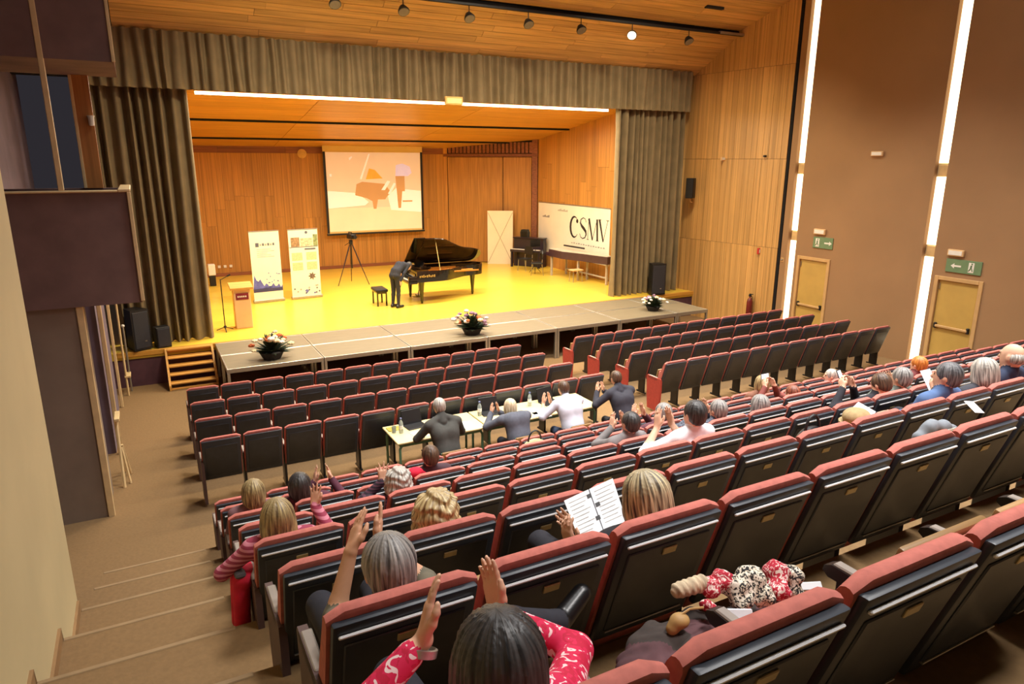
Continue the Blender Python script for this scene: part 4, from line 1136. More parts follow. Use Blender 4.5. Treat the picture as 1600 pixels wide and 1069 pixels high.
class Solid:
    def __init__(s):
        s.pr = []
    def cone(s, a, b, ra, rb, m=0, k=0.02):
        s.pr.append(('c', np.array(a, float), np.array(b, float), ra, rb, m, k)); return s
    def ell(s, c, r, m=0, k=0.02, R=None, cut=False):
        s.pr.append(('e', np.array(c, float), np.array(r, float), np.array(R, float) if R is not None else np.eye(3), cut, m, k)); return s
    def chain(s, pts, rs, m=0, k=0.02):
        for i in range(len(pts) - 1):
            s.cone(pts[i], pts[i + 1], rs[i], rs[i + 1], m, k)
        return s
    def mesh(s, h, ripple=None, floor_z=None):
        lo, hi = np.full(3, 1e9), np.full(3, -1e9)
        bb = []
        for p in s.pr:
            if p[0] == 'c':
                r = max(p[3], p[4]); l = np.minimum(p[1], p[2]) - r; u = np.maximum(p[1], p[2]) + r
            else:
                r = np.abs(p[3]) @ p[2] if False else np.sqrt(((p[3] * p[2]) ** 2).sum(1)); l = p[1] - r; u = p[1] + r
            bb.append((l, u))
            if not (p[0] == 'e' and p[4]):
                lo = np.minimum(lo, l); hi = np.maximum(hi, u)
        lo -= 3 * h; hi += 3 * h
        n = np.ceil((hi - lo) / h).astype(int) + 1
        F = np.full(n, 0.5, np.float32); B = np.full(n, 0.5, np.float32); Mt = np.zeros(n, np.int8)
        for p, (l, u) in zip(s.pr, bb):
            k = p[-1]; mg = k * 1.2 + 2.5 * h
            a = np.maximum(0, np.floor((l - mg - lo) / h).astype(int)); b = np.minimum(n, np.ceil((u + mg - lo) / h).astype(int) + 1)
            if (b <= a).any():
                continue
            sl = tuple(slice(a[i], b[i]) for i in range(3))
            X = lo[0] + h * np.arange(a[0], b[0])[:, None, None]; Y = lo[1] + h * np.arange(a[1], b[1])[None, :, None]; Z = lo[2] + h * np.arange(a[2], b[2])[None, None, :]
            if p[0] == 'c':
                A, D = p[1], p[2] - p[1]
                dd = max(D @ D, 1e-12)
                t = np.clip(((X - A[0]) * D[0] + (Y - A[1]) * D[1] + (Z - A[2]) * D[2]) / dd, 0, 1)
                d = np.sqrt((X - A[0] - t * D[0]) ** 2 + (Y - A[1] - t * D[1]) ** 2 + (Z - A[2] - t * D[2]) ** 2) - (p[3] + (p[4] - p[3]) * t)
            else:
                C, r, R = p[1], p[2], p[3]
                x, y, z = X - C[0], Y - C[1], Z - C[2]
                q = [(R[0, i] * x + R[1, i] * y + R[2, i] * z) / r[i] for i in range(3)]
                k0 = np.sqrt(q[0] ** 2 + q[1] ** 2 + q[2] ** 2)
                k1 = np.sqrt((q[0] / r[0]) ** 2 + (q[1] / r[1]) ** 2 + (q[2] / r[2]) ** 2) + 1e-9
                d = k0 * (k0 - 1) / k1
            d = d.astype(np.float32)
            f = F[sl]
            if p[0] == 'e' and p[4]:
                hh = np.clip(0.5 - 0.5 * (f + d) / k, 0, 1)
                F[sl] = f * (1 - hh) + (-d) * hh + k * hh * (1 - hh)
                continue
            hh = np.clip(0.5 + 0.5 * (f - d) / k, 0, 1)
            F[sl] = f * (1 - hh) + d * hh - k * hh * (1 - hh)
            bs = B[sl]
            w_ = d < bs
            Mt[sl] = np.where(w_, p[-2], Mt[sl]); B[sl] = np.where(w_, d, bs)
        if ripple is not None:
            X = (lo[0] + h * np.arange(n[0]))[:, None, None]; Y = (lo[1] + h * np.arange(n[1]))[None, :, None]; Z = (lo[2] + h * np.arange(n[2]))[None, None, :]
            F = F + ripple(X, Y, Z).astype(np.float32)
        # surface nets
        ins = F < 0
        c = np.zeros(tuple(n - 1), np.int8)
        for i in (0, 1):
            for j in (0, 1):
                for q in (0, 1):
                    c += ins[i:n[0] - 1 + i, j:n[1] - 1 + j, q:n[2] - 1 + q]
        act = (c > 0) & (c < 8)
        idx = np.argwhere(act)
        vid = np.full(act.shape, -1, np.int32)
        vid[act] = np.arange(len(idx))
        acc = np.zeros((len(idx), 3)); cnt = np.zeros(len(idx))
        for ax in range(3):
            o1, o2 = [q for q in range(3) if q != ax]
            for i in (0, 1):
                for j in (0, 1):
                    A = idx.copy(); A[:, o1] += i; A[:, o2] += j
                    Bq = A.copy(); Bq[:, ax] += 1
                    fa = F[tuple(A.T)]; fb = F[tuple(Bq.T)]
                    m = (fa < 0) != (fb < 0)
                    t = np.where(m, fa / (fa - fb + 1e-20), 0)
                    pt = A.astype(float); pt[:, ax] += t
                    acc[m] += pt[m]; cnt[m] += 1
        V = lo + h * acc / np.maximum(cnt, 1)[:, None]
        Q, MI = [], []
        for ax in range(3):
            o1, o2 = (ax + 1) % 3, (ax + 2) % 3
            sa = [slice(None)] * 3; sb = [slice(None)] * 3
            sa[ax] = slice(0, n[ax] - 1); sb[ax] = slice(1, n[ax])
            for q in (o1, o2):
                sa[q] = slice(1, n[q] - 1); sb[q] = slice(1, n[q] - 1)
            a, b = ins[tuple(sa)], ins[tuple(sb)]
            e = np.argwhere(a != b)
            if not len(e):
                continue
            fl = a[tuple(e.T)]
            e = e.copy(); e[:, o1] += 1; e[:, o2] += 1
            def g(d1, d2):
                q = e.copy(); q[:, o1] += d1; q[:, o2] += d2
                return vid[tuple(q.T)]
            quad = np.stack([g(-1, -1), g(0, -1), g(0, 0), g(-1, 0)], 1)
            quad[~fl] = quad[~fl][:, ::-1]
            Q.append(quad); MI.append(Mt[tuple(e.T)])
        return V, np.concatenate(Q), np.concatenate(MI)

def solid_obj(name, S, h, mats, parent=None, ripple=None, smooth_it=1):
    V, Q, MI = S.mesh(h, ripple)
    ok = (Q >= 0).all(1)
    Q, MI = Q[ok], MI[ok]
    me = bpy.data.meshes.new(name)
    me.from_pydata(V.tolist(), [], Q.tolist())
    for m in mats:
        me.materials.append(m)
    me.polygons.foreach_set('material_index', MI.astype(np.int32))
    me.polygons.foreach_set('use_smooth', np.ones(len(Q), bool))
    me.update()
    return link(name, me, parent)

def nrm_(v):
    v = Vector(v)
    return v.normalized() if v.length > 1e-6 else Vector((0, 0, 1))

def hand(S, wrist, fdir, pn, right, s=1.0, curl=0.15, spread=0.12, m=0, thumb=1.0):
    f = nrm_(fdir)
    n = nrm_(Vector(pn) - f * Vector(pn).dot(f))
    t = f.cross(n) * (1 if right else -1)
    w_ = Vector(wrist)
    base = [0.029, 0.0095, -0.0105, -0.029]
    ln = [0.072, 0.080, 0.075, 0.058]
    for i in range(4):
        a = w_ + t * base[i] * 0.55 * s
        kn = w_ + (f * (0.092 - 0.004 * abs(i - 1)) + t * base[i]) * s
        S.cone(a, kn, 0.018 * s, 0.0125 * s, m, 0.012)
        ang = 0.0
        d0 = nrm_(f + t * spread * (1.5 - i) * 0.9)
        p_ = kn
        r = 0.0098 * s if i < 3 else 0.0085 * s
        for q, fr in enumerate((0.44, 0.31, 0.25)):
            ang += curl * (1.0 if q else 0.7)
            d = d0 * math.cos(ang) + n * math.sin(ang)
            e = p_ + d * ln[i] * fr * s
            S.cone(p_, e, r, r * 0.9, m, 0.004)
            p_ = e
            r *= 0.9
    a = w_ + (f * 0.018 + t * 0.02) * s
    b = w_ + (f * 0.05 + t * 0.048 * thumb + n * 0.012) * s
    c = w_ + (f * 0.082 + t * 0.06 * thumb + n * 0.016) * s
    d = w_ + (f * 0.105 + t * 0.06 * thumb + n * 0.016) * s
    S.chain([a, b, c, d], [0.017 * s, 0.0125 * s, 0.0105 * s, 0.0085 * s], m, 0.008)

def ik(S0, W, l1, l2, pole):
    S0, W = Vector(S0), Vector(W)
    d = W - S0
    L = d.length
    if L > (l1 + l2) * 0.995:
        k = L / (l1 + l2) * 1.005
        l1, l2 = l1 * k, l2 * k
    a = (l1 * l1 - l2 * l2 + L * L) / (2 * L)
    hgt = math.sqrt(max(l1 * l1 - a * a, 0))
    u = d / L
    pv = Vector(pole) - u * Vector(pole).dot(u)
    return S0 + u * a + nrm_(pv) * hgt

def rotm(yaw, pitch, roll=0):
    return np.array((Matrix.Rotation(yaw, 3, 'Z') @ Matrix.Rotation(pitch, 3, 'X') @ Matrix.Rotation(roll, 3, 'Y')))

SKIN = mat('skin', (224, 176, 146), 0.55, 0, 0.08, 12)
SKIN2 = mat('skin_tan', (214, 162, 128), 0.55, 0, 0.08, 12)
LIPS = mat('lips', (168, 92, 84), 0.5)
EYE = mat('eye_white_brown', (60, 46, 40), 0.3)
SHOE = mat('shoe_black', (22, 21, 22), 0.35)

def hairmat(name, base, hi):
    """strand streaks: noise stretched along the fall of the hair"""
    if name in MATS:
        return MATS[name]
    m, nt, b = _nodes(name)
    L = nt.links.new
    tc = nt.nodes.new('ShaderNodeTexCoord'); sp = nt.nodes.new('ShaderNodeSeparateXYZ'); at = nt.nodes.new('ShaderNodeMath'); at.operation = 'ARCTAN2'
    cb = nt.nodes.new('ShaderNodeCombineXYZ'); m1 = nt.nodes.new('ShaderNodeMath'); m1.operation = 'MULTIPLY'; m1.inputs[1].default_value = 9.0
    m2 = nt.nodes.new('ShaderNodeMath'); m2.operation = 'MULTIPLY'; m2.inputs[1].default_value = 7.0
    nz = nt.nodes.new('ShaderNodeTexNoise'); nz.inputs['Scale'].default_value = 1.0; nz.inputs['Detail'].default_value = 3
    rp = nt.nodes.new('ShaderNodeValToRGB')
    rp.color_ramp.elements[0].position = 0.36; rp.color_ramp.elements[1].position = 0.66
    rp.color_ramp.elements[0].color = srgb(*base); rp.color_ramp.elements[1].color = srgb(*hi)
    L(tc.outputs['Object'], sp.inputs[0]); L(sp.outputs[0], at.inputs[0]); L(sp.outputs[1], at.inputs[1]); L(at.outputs[0], m1.inputs[0]); L(sp.outputs[2], m2.inputs[0])
    L(m1.outputs[0], cb.inputs[0]); L(m2.outputs[0], cb.inputs[1])
    L(cb.outputs[0], nz.inputs['Vector']); L(nz.outputs[0], rp.inputs[0]); L(rp.outputs[0], b.inputs['Base Color'])
    b.inputs['Roughness'].default_value = 0.45
    bp = nt.nodes.new('ShaderNodeBump'); bp.inputs['Strength'].default_value = 0.5; bp.inputs['Distance'].default_value = 0.004
    L(nz.outputs[0], bp.inputs['Height']); L(bp.outputs[0], b.inputs['Normal'])
    MATS[name] = m
    return m

def patmat(name, c1, c2, scale=40, thr=0.5, c3=None, stripes=None, tex='voronoi'):
    if name in MATS:
        return MATS[name]
    m, nt, b = _nodes(name)
    L = nt.links.new
    tc = nt.nodes.new('ShaderNodeTexCoord')
    if stripes:
        w1 = nt.nodes.new('ShaderNodeTexWave'); w1.inputs['Scale'].default_value = stripes; w1.bands_direction = 'Z'
        w1.inputs['Distortion'].default_value = 0.6
        L(tc.outputs['Object'], w1.inputs['Vector']); src = w1.outputs[1] if len(w1.outputs) > 1 else w1.outputs[0]
    else:
        nz = nt.nodes.new('ShaderNodeTexNoise'); nz.inputs['Scale'].default_value = scale; nz.inputs['Detail'].default_value = 1; nz.inputs['Distortion'].default_value = 1.5
        L(tc.outputs['Object'], nz.inputs['Vector']); src = nz.outputs[0]
    rp = nt.nodes.new('ShaderNodeValToRGB')
    rp.color_ramp.interpolation = 'CONSTANT'
    rp.color_ramp.elements[0].color = srgb(*c1)
    rp.color_ramp.elements[1].position = thr; rp.color_ramp.elements[1].color = srgb(*c2)
    if c3:
        e = rp.color_ramp.elements.new(min(0.99, thr + 0.07)); e.color = srgb(*c3)
    L(src, rp.inputs[0]); L(rp.outputs[0], b.inputs['Base Color'])
    b.inputs['Roughness'].default_value = 0.8
    MATS[name] = m
    return m

def add_head(S, Hc, R, s=1.0, face=True):
    Hc = np.array(Hc, float)
    T = lambda x, y, z: Hc + R @ (np.array((x, y, z)) * s)
    S.ell(Hc, np.array((0.076, 0.094, 0.102)) * s, 0, 0.02, R)
    S.ell(T(0, 0.03, -0.058), np.array((0.056, 0.06, 0.064)) * s, 0, 0.03, R)
    S.ell(T(0, 0.06, -0.098), np.array((0.022, 0.022, 0.02)) * s, 0, 0.02, R)
    S.cone(T(0, 0.09, 0.012), T(0, 0.108, -0.028), 0.007 * s, 0.013 * s, 0, 0.012)
    for q in (-1, 1):
        S.ell(T(q * 0.078, -0.008, -0.012), np.array((0.011, 0.022, 0.032)) * s, 0, 0.006, R)
        S.ell(T(q * 0.03, 0.082, 0.006), np.array((0.013, 0.01, 0.009)) * s, 5, 0.003, R)
        S.ell(T(q * 0.032, 0.084, 0.026), np.array((0.022, 0.008, 0.007)) * s, 0, 0.008, R)
    S.ell(T(0, 0.086, -0.066), np.array((0.024, 0.01, 0.008)) * s, 4, 0.004, R)

def add_hair(name, parent, Hc, R, s, style, m, h, seed=0):
    H = Solid()
    Hc0, R0 = Vector(tuple(Hc)), Matrix(R.tolist())
    Hc, R = np.zeros(3), np.eye(3)      # modelled about the head centre so that strand colour runs from the crown
    T = lambda x, y, z: Hc + R @ (np.array((x, y, z)) * s)
    V = lambda *a: np.array(a) * s
    amp, N, fr = 0.0018, 44, 0
    if style == 'short':
        H.ell(T(0, -0.014, 0.02), V(0.088, 0.103, 0.099), 0, 0.01, R)
        H.ell(T(0, -0.05, -0.035), V(0.07, 0.052, 0.055), 0, 0.03, R)
        H.ell(T(0, 0.115, -0.06), V(0.085, 0.1, 0.105), 0, 0.015, R, True)
        H.ell(T(0, 0.02, -0.13), V(0.12, 0.09, 0.09), 0, 0.015, R, True)
        amp = 0.0016
    elif style == 'bald':
        H.ell(T(0, -0.03, -0.01), V(0.086, 0.082, 0.06), 0, 0.01, R)
        H.ell(T(0, 0.09, 0.0), V(0.1, 0.1, 0.12), 0, 0.01, R, True)
        H.ell(T(0, -0.01, 0.085), V(0.085, 0.085, 0.07), 0, 0.01, R, True)
        amp = 0.002
    elif style == 'bob':
        H.ell(T(0, -0.012, 0.016), V(0.1, 0.112, 0.11), 0, 0.01, R)
        H.ell(T(0, -0.045, -0.06), V(0.096, 0.075, 0.10), 0, 0.03, R)
        for q in (-1, 1):
            H.ell(T(q * 0.075, 0.02, -0.055), V(0.03, 0.055, 0.09), 0, 0.02, R)
        H.ell(T(0, 0.12, -0.055), V(0.062, 0.1, 0.115), 0, 0.012, R, True)
        amp, N = 0.0022, 40
    elif style == 'long':
        H.ell(T(0, -0.012, 0.016), V(0.096, 0.11, 0.107), 0, 0.01, R)
        H.ell(T(0, -0.05, -0.09), V(0.105, 0.062, 0.15), 0, 0.03, R)
        for q in (-1, 1):
            H.ell(T(q * 0.08, 0.0, -0.08), V(0.03, 0.05, 0.12), 0, 0.02, R)
        H.ell(T(0, 0.125, -0.055), V(0.066, 0.1, 0.12), 0, 0.012, R, True)
        amp, N = 0.0022, 38
    elif style == 'curly':
        H.ell(T(0, -0.015, 0.02), V(0.12, 0.12, 0.115), 0, 0.01, R)
        H.ell(T(0, -0.05, -0.07), V(0.122, 0.085, 0.105), 0, 0.03, R)
        for q in (-1, 1):
            H.ell(T(q * 0.085, 0.01, -0.06), V(0.045, 0.06, 0.095), 0, 0.02, R)
        H.ell(T(0, 0.135, -0.05), V(0.06, 0.095, 0.11), 0, 0.012, R, True)
        fr = 1
    rs = random.Random(seed)
    p1, p2, p3 = rs.uniform(0, 6), rs.uniform(0, 6), rs.uniform(0, 6)
    Ri = R.T
    def ripple(X, Y, Z):
        x = X - Hc[0]; y = Y - Hc[1]; z = Z - Hc[2]
        lx = Ri[0, 0] * x + Ri[0, 1] * y + Ri[0, 2] * z; ly = Ri[1, 0] * x + Ri[1, 1] * y + Ri[1, 2] * z; lz = Ri[2, 0] * x + Ri[2, 1] * y + Ri[2, 2] * z
        if fr:
            q = 110 / s
            return 0.0075 * s * (np.sin(q * lx + p1 + 2 * np.sin(30 * lz)) * np.sin(q * ly + p2) + np.sin(q * 0.9 * lz + p3 + 2.0 * np.sin(35 * lx + p1)))
        th = np.arctan2(lx, ly + 0.0)
        return amp * s * (np.sin(N * th + 1.2 * np.sin(14 * lz + p1)) + 0.7 * np.sin(0.37 * N * th + 1.0 * np.sin(11 * lz + p2) + p3)) * np.clip((np.sqrt(lx * lx + ly * ly)) / 0.05, 0, 1)
    o = solid_obj(name, H, h, [m], parent, ripple)
    o.location = Hc0
    o.rotation_euler = R0.to_euler()
    return o

def person(label, group=None, loc=(0, 0, 0), rz=0.0, pose=None, top=None, bottom=None, skin=None, hair=None, style='short', h=0.011, sleeve=1.0, seed=1, sc=1.0, hair_h=None, hair_sc=1.0):
    """pose keys: pel, wst, chs, nck, hd (points), yaw, pitch, L/R = dict(w=wrist, f=finger dir, n=palm normal, pole, curl), knees etc."""
    p = dict(pel=(0, 0.41, 0.50), wst=(0, 0.38, 0.64), chs=(0, 0.325, 0.80), nck=(0, 0.29, 0.93), hd=(0, 0.285, 1.07), yaw=0, pitch=0, roll=0, shw=0.175,
             knees=((-0.12, 0.84, 0.49), (0.12, 0.84, 0.49)), ankles=((-0.12, 0.80, 0.09), (0.12, 0.80, 0.09)), girth=1.0,
             L=dict(w=(-0.16, 0.66, 0.60), f=(0.25, 1, -0.1), n=(0, 0, -1), pole=(-0.6, -0.6, -1), curl=0.2),
             R=dict(w=(0.16, 0.66, 0.60), f=(-0.25, 1, -0.1), n=(0, 0, -1), pole=(0.6, -0.6, -1), curl=0.2))
    p.update(pose or {})
    g = p['girth']
    S = Solid()
    v = {k: np.array(p[k], float) for k in ('pel', 'wst', 'chs', 'nck', 'hd')}
    R = rotm(p['yaw'], p['pitch'], p['roll'])
    # torso as side-by-side cones so that it is wider than deep
    up = v['nck'] - v['pel']
    side = np.array((1.0, 0, 0)) if 'side' not in p else np.array(p['side'], float)
    for q in (-1, 1):
        S.cone(v['pel'] + side * q * 0.075, v['wst'] + side * q * 0.065, 0.105 * g, 0.09 * g, 2, 0.05)
        S.cone(v['wst'] + side * q * 0.065, v['chs'] + side * q * 0.085, 0.095 * g, 0.1 * g, 1, 0.05)
        sh = v['chs'] + (v['nck'] - v['chs']) * 0.62 + side * q * p['shw']
        S.cone(v['chs'] + side * q * 0.08, sh - side * q * 0.04, 0.1 * g, 0.062 * g, 1, 0.05)
        S.cone(sh, v['nck'] + (v['nck'] - v['chs']) * 0.02 + side * q * 0.03, 0.055 * g, 0.05, 1, 0.03)
    hd = v['hd']
    T = lambda x, y, z: hd + R @ (np.array((x, y, z)) * sc)
    S.cone(v['nck'] - (v['nck'] - v['chs']) * 0.12 + (hd - v['nck']) * 0.05, T(0, -0.008, -0.06), 0.05 * sc, 0.05 * sc, 0, 0.015)
    S.cone(v['nck'] - (v['nck'] - v['chs']) * 0.3, v['nck'] + (hd - v['nck']) * 0.22, 0.07 * sc, 0.06 * sc, 1, 0.02)
    add_head(S, hd, R, sc)
    for nm, q in (('L', -1), ('R', 1)):
        a = p[nm]
        sh = Vector(v['chs'] + (v['nck'] - v['chs']) * 0.6 + side * q * p['shw'])
        W = Vector(a['w'])
        E = ik(sh, W, 0.285 * sc, 0.25 * sc, a.get('pole', (q * 0.6, -0.5, -1)))
        S.cone(sh, E, 0.056 * g, 0.046 * g, 1, 0.03)
        cuff = E + (W - E) * sleeve
        if sleeve > 0:
            S.cone(E, E + (W - E) * (sleeve * 0.94), 0.046 * g, 0.037 * g, 1, 0.02)
        S.cone(E, W, 0.04 * sc, 0.026 * sc, 0, 0.012)
        hand(S, W, a['f'], a['n'], nm == 'R', sc, a.get('curl', 0.15), a.get('spread', 0.1), 0, a.get('thumb', 1.0))
    for q in (0, 1):
        sx = -1 if q == 0 else 1
        hip = v['pel'] + side * sx * 0.085 + np.array((0, 0.02, -0.01))
        kn, an = np.array(p['knees'][q], float), np.array(p['ankles'][q], float)
        S.cone(hip, kn, 0.09 * g, 0.062, 2, 0.03)
        S.cone(kn, kn + (an - kn) * 0.3, 0.06, 0.058, 2, 0.02)
        S.cone(kn + (an - kn) * 0.3, an, 0.058, 0.042, 2, 0.02)
        fd = np.array(p.get('feet', ((-0.03, 0.15, -0.045), (0.03, 0.15, -0.045)))[q], float)
        heel = an + np.array((0, 0, -0.04)) - 0.25 * np.array((fd[0], fd[1], 0))
        S.cone(heel, an + fd, 0.042, 0.036, 3, 0.015)
        S.cone(an, heel, 0.04, 0.045, 3, 0.015)
    o = solid_obj('person', S, h, [skin or SKIN, top, bottom or DARKT, SHOE, LIPS, EYE])
    o.location = loc
    o.rotation_euler = (0, 0, rz)
    tag(o, label, 'person', group)
    if hair is not None:
        add_hair('hair', o, hd, R, sc * hair_sc, style, hair, hair_h or h * 0.75, seed)
    return o

DARKT = mat('trousers_dark', (40, 40, 48), 0.85, 0, 0.15, 20)
JEANS = mat('trousers_denim', (62, 76, 104), 0.85, 0, 0.2, 30)
H_GREY = hairmat('hair_grey', (66, 64, 64), (176, 172, 166))
H_GREY2 = hairmat('hair_silver', (110, 106, 100), (214, 208, 196))
H_BLOND = hairmat('hair_blond', (120, 92, 56), (226, 204, 150))
H_LBROWN = hairmat('hair_light_brown', (88, 70, 48), (190, 168, 116))
H_BROWN = hairmat('hair_brown', (46, 34, 28), (112, 84, 62))
H_DARK = hairmat('hair_dark', (20, 19, 20), (74, 70, 68))
H_STREAK = hairmat('hair_streaked', (58, 50, 42), (230, 212, 168))
H_AUB = hairmat('hair_auburn', (150, 78, 24), (222, 142, 62))

def shirt(n, c, v=0.12): return mat('cloth_' + n, c, 0.85, 0, v, 18, 0.1)
def seatpos(i, k): return Vector((XL + (k + 0.5) * P, RY(i), RZ(i) if i > 1 else 0.04))
def clap(x=0.0, y=0.56, z=0.92, gap=0.05):
    return dict(L=dict(w=(x - gap - 0.03, y, z), f=(0.2, 0.25, 1), n=(1, 0, 0), pole=(-1, 0, -0.8), curl=0.08), R=dict(w=(x + gap + 0.03, y, z), f=(-0.2, 0.25, 1), n=(-1, 0, 0), pole=(1, 0, -0.8), curl=0.08))
def hold(y=0.62, z=0.82, w_=0.1):
    return dict(L=dict(w=(-w_, y, z), f=(0.25, 0.5, 0.7), n=(1, 0, 0.1), pole=(-1, -0.2, -1), curl=0.45), R=dict(w=(w_, y, z), f=(-0.25, 0.5, 0.7), n=(-1, 0, 0.1), pole=(1, -0.2, -1), curl=0.45))
def sit(i, k, who, label, hx=0.0, hz=1.07, pose=None, sc=0.98, **kw):
    """a person in rear seat (row i, seat k); hx shifts head and chest sideways"""
    OCC[(i, k)] = who
    b = seatpos(i, k)
    d = hz - 1.07
    po = dict(chs=(hx * 0.6, 0.325, 0.80 + d * 0.6), nck=(hx * 0.85, 0.29, 0.93 + d * 0.9), hd=(hx, 0.285, hz), wst=(hx * 0.3, 0.38, 0.64 + d * 0.3))
    po.update(pose or {})
    return person(label, loc=b, pose=po, sc=sc, **kw)
# ---------------------------------------------------------------- the audience
def rel(q, b): return tuple(Vector(q) - b)
RED_PAT = patmat('blouse_crimson_print', (196, 20, 62), (214, 30, 80), 26, 0.42, (244, 214, 214))
RED_PAT.node_tree.nodes['Color Ramp'].color_ramp.elements[2].position = 0.60
PLAID = patmat('shirt_pink_plaid', (150, 52, 78), (206, 128, 146), stripes=9, thr=0.55)
PLAID2 = patmat('shirt_dark_plaid', (44, 34, 48), (96, 62, 80), stripes=12, thr=0.55)
# woman clapping in the nearest row
b = seatpos(8, 0)
wl, tl = rel(px(662, 1000, 1.50), b), rel(px(680, 890, 1.56), b)
wr_, tr = rel(px(779, 962, 1.52), b), rel(px(764, 882, 1.58), b)
hd = rel(px(778, 1030, 1.18), b)
sit(8, 0, 'clapping woman in the crimson blouse', 'woman in a crimson printed blouse clapping, dark straight hair seen from above', h=0.0065, hair_h=0.006, style='bob', hair=H_DARK, top=RED_PAT, sleeve=0.84, hair_sc=1.02,
    pose=dict(hd=hd, nck=(hd[0] * 0.85, 0.25, hd[2] - 0.15), chs=(hd[0] * 0.6, 0.30, hd[2] - 0.29), pitch=-0.05,
              L=dict(w=wl, f=Vector(tl) - Vector(wl), n=(1, -0.25, 0.1), pole=(-1, -0.1, -0.6), curl=0.10, spread=0.1), R=dict(w=wr_, f=Vector(tr) - Vector(wr_), n=(-1, -0.25, 0.1), pole=(1, -0.1, -0.5), curl=0.10, spread=0.06),
              knees=((-0.1, 0.84, 0.5), (0.22, 0.80, 0.60)), ankles=((-0.12, 0.8, 0.09), (0.50, 0.86, 0.48)), feet=((-0.02, 0.15, -0.045), (0.15, 0.06, 0.03))))
# bracelet watch
t = tag(MB().lathe([(0.036, -0.012), (0.041, -0.010), (0.042, 0.010), (0.036, 0.012), (0.034, 0.0)], 18).build('wristwatch', m_alu, None, 50), 'pale steel bracelet watch on the clapping woman\'s wrist', 'watch')
e_ = Vector(wl) - (Vector(tl) - Vector(wl)).normalized() * 0.03 + b
t.location = e_
t.rotation_euler = (Vector(tl) - Vector(wl)).to_track_quat('Z', 'Y').to_euler()
# grey-haired man clapping
b = seatpos(7, 0)
wl, tl = rel(px(548, 862, 2.50), b), rel(px(563, 803, 2.58), b)
wr_, tr = rel(px(588, 852, 2.58), b), rel(px(594, 812, 2.64), b)
hd = rel(px(607, 884, RY(7) + 0.27), b)
sit(7, 0, 'grey-haired clapping man', 'grey-haired man in an olive shirt clapping with raised hands', h=0.0075, hair_h=0.006, style='short', hair=H_GREY, top=shirt('olive_grey', (104, 100, 84)), sleeve=0.25, sc=1.04, hair_sc=1.06, skin=SKIN2,
    pose=dict(hd=hd, nck=(hd[0], 0.25, hd[2] - 0.15), chs=(hd[0] * 0.7, 0.31, hd[2] - 0.28), pitch=-0.12,
              L=dict(w=wl, f=Vector(tl) - Vector(wl), n=(1, 0.2, 0), pole=(-0.6, -1, -1), curl=0.06), R=dict(w=wr_, f=Vector(tr) - Vector(wr_), n=(-1, 0.2, 0), pole=(1, 0.2, -1), curl=0.08)))
# woman reading the booklet
b = seatpos(7, 2)
hd = rel(px(1008, 776, RY(7) + 0.27), b)
wl = rel(px(893, 858, 2.44), b)
sit(7, 2, 'woman reading the booklet', 'woman with streaked blond bob holding up a ruled booklet', h=0.008, hair_h=0.006, style='bob', hair=H_STREAK, top=shirt('black', (34, 34, 42)), sleeve=0.92, sc=0.97, hair_sc=1.02,
    pose=dict(hd=hd, nck=(hd[0], 0.26, hd[2] - 0.14), chs=(hd[0] * 0.7, 0.31, hd[2] - 0.27), yaw=0.25, pitch=-0.25,
              L=dict(w=wl, f=(-0.15, 0.3, 1), n=(1, 0.2, 0.1), pole=(-0.8, -0.2, -1), curl=0.3), R=dict(w=(0.02, 0.66, 0.62), f=(-0.5, 0.8, 0.2), n=(-0.4, 0, 0.6), pole=(1, 0, -1), curl=0.35)))
c4 = [px(881, 783, 2.66), px(957, 748, 2.66), px(979, 816, 2.47), px(907, 849, 2.47)]
def quadlerp(a_, b_): return (c4[0] * (1 - a_) + c4[1] * a_) * (1 - b_) + (c4[3] * (1 - a_) + c4[2] * a_) * b_
bn = (c4[1] - c4[0]).cross(c4[3] - c4[0]).normalized()
if bn.z < 0: bn = -bn
def page(nm, a0, a1, b0, b1, m, off, th, parent=None):
    v_ = [quadlerp(*q) for q in ((a0, b0), (a1, b0), (a1, b1), (a0, b1))]
    return MB().add([q - C0 + bn * (off + th) for q in v_] + [q - C0 + bn * off for q in v_], [(0, 1, 2, 3), (7, 6, 5, 4), (0, 4, 5, 1), (1, 5, 6, 2), (2, 6, 7, 3), (3, 7, 4, 0)]).build(nm, m, parent)
C0 = c4[3].copy()
t = thing('booklet', 'open white programme booklet with ruled tables held by the reader', 'booklet', C0)
m_page = mat('page_white', (232, 236, 240), 0.7, 0, 0.03, 8)
page('page', 0, 0.49, 0, 1, m_page, 0, 0.004, t)
page('page', 0.51, 1, 0, 1, m_page, 0, 0.004, t)
page('spine', 0.47, 0.53, 0, 1, m_bdark, -0.004, 0.004, t)
for k in range(9):
    page('ruled_line', 0.06, 0.42 - 0.05 * (k % 3), 0.1 + k * 0.09, 0.112 + k * 0.09, m_bgrey, 0.0042, 0.0004, t)
    page('ruled_line', 0.58, 0.95 - 0.06 * (k % 2), 0.1 + k * 0.09, 0.112 + k * 0.09, m_bgrey, 0.0042, 0.0004, t)
for (a, bb) in ((0.42, 0.1), (0.44, 0.62), (0.52, 0.35)):
    page('ink_mark', a, a + 0.09, bb, bb + 0.09, m_ink, 0.0048, 0.0004, t)
# curly blond woman
b = seatpos(6, 1)
hd = rel(px(680, 800, RY(6) + 0.28), b)
sit(6, 1, 'curly blond woman', 'woman with curly blond hair and a white collar', h=0.009, hair_h=0.007, style='curly', hair=H_BLOND, top=shirt('offwhite', (222, 218, 206)), hair_sc=1.0,
    pose=dict(hd=hd, nck=(hd[0], 0.27, hd[2] - 0.15), chs=(hd[0] * 0.7, 0.32, hd[2] - 0.28), yaw=0.1))
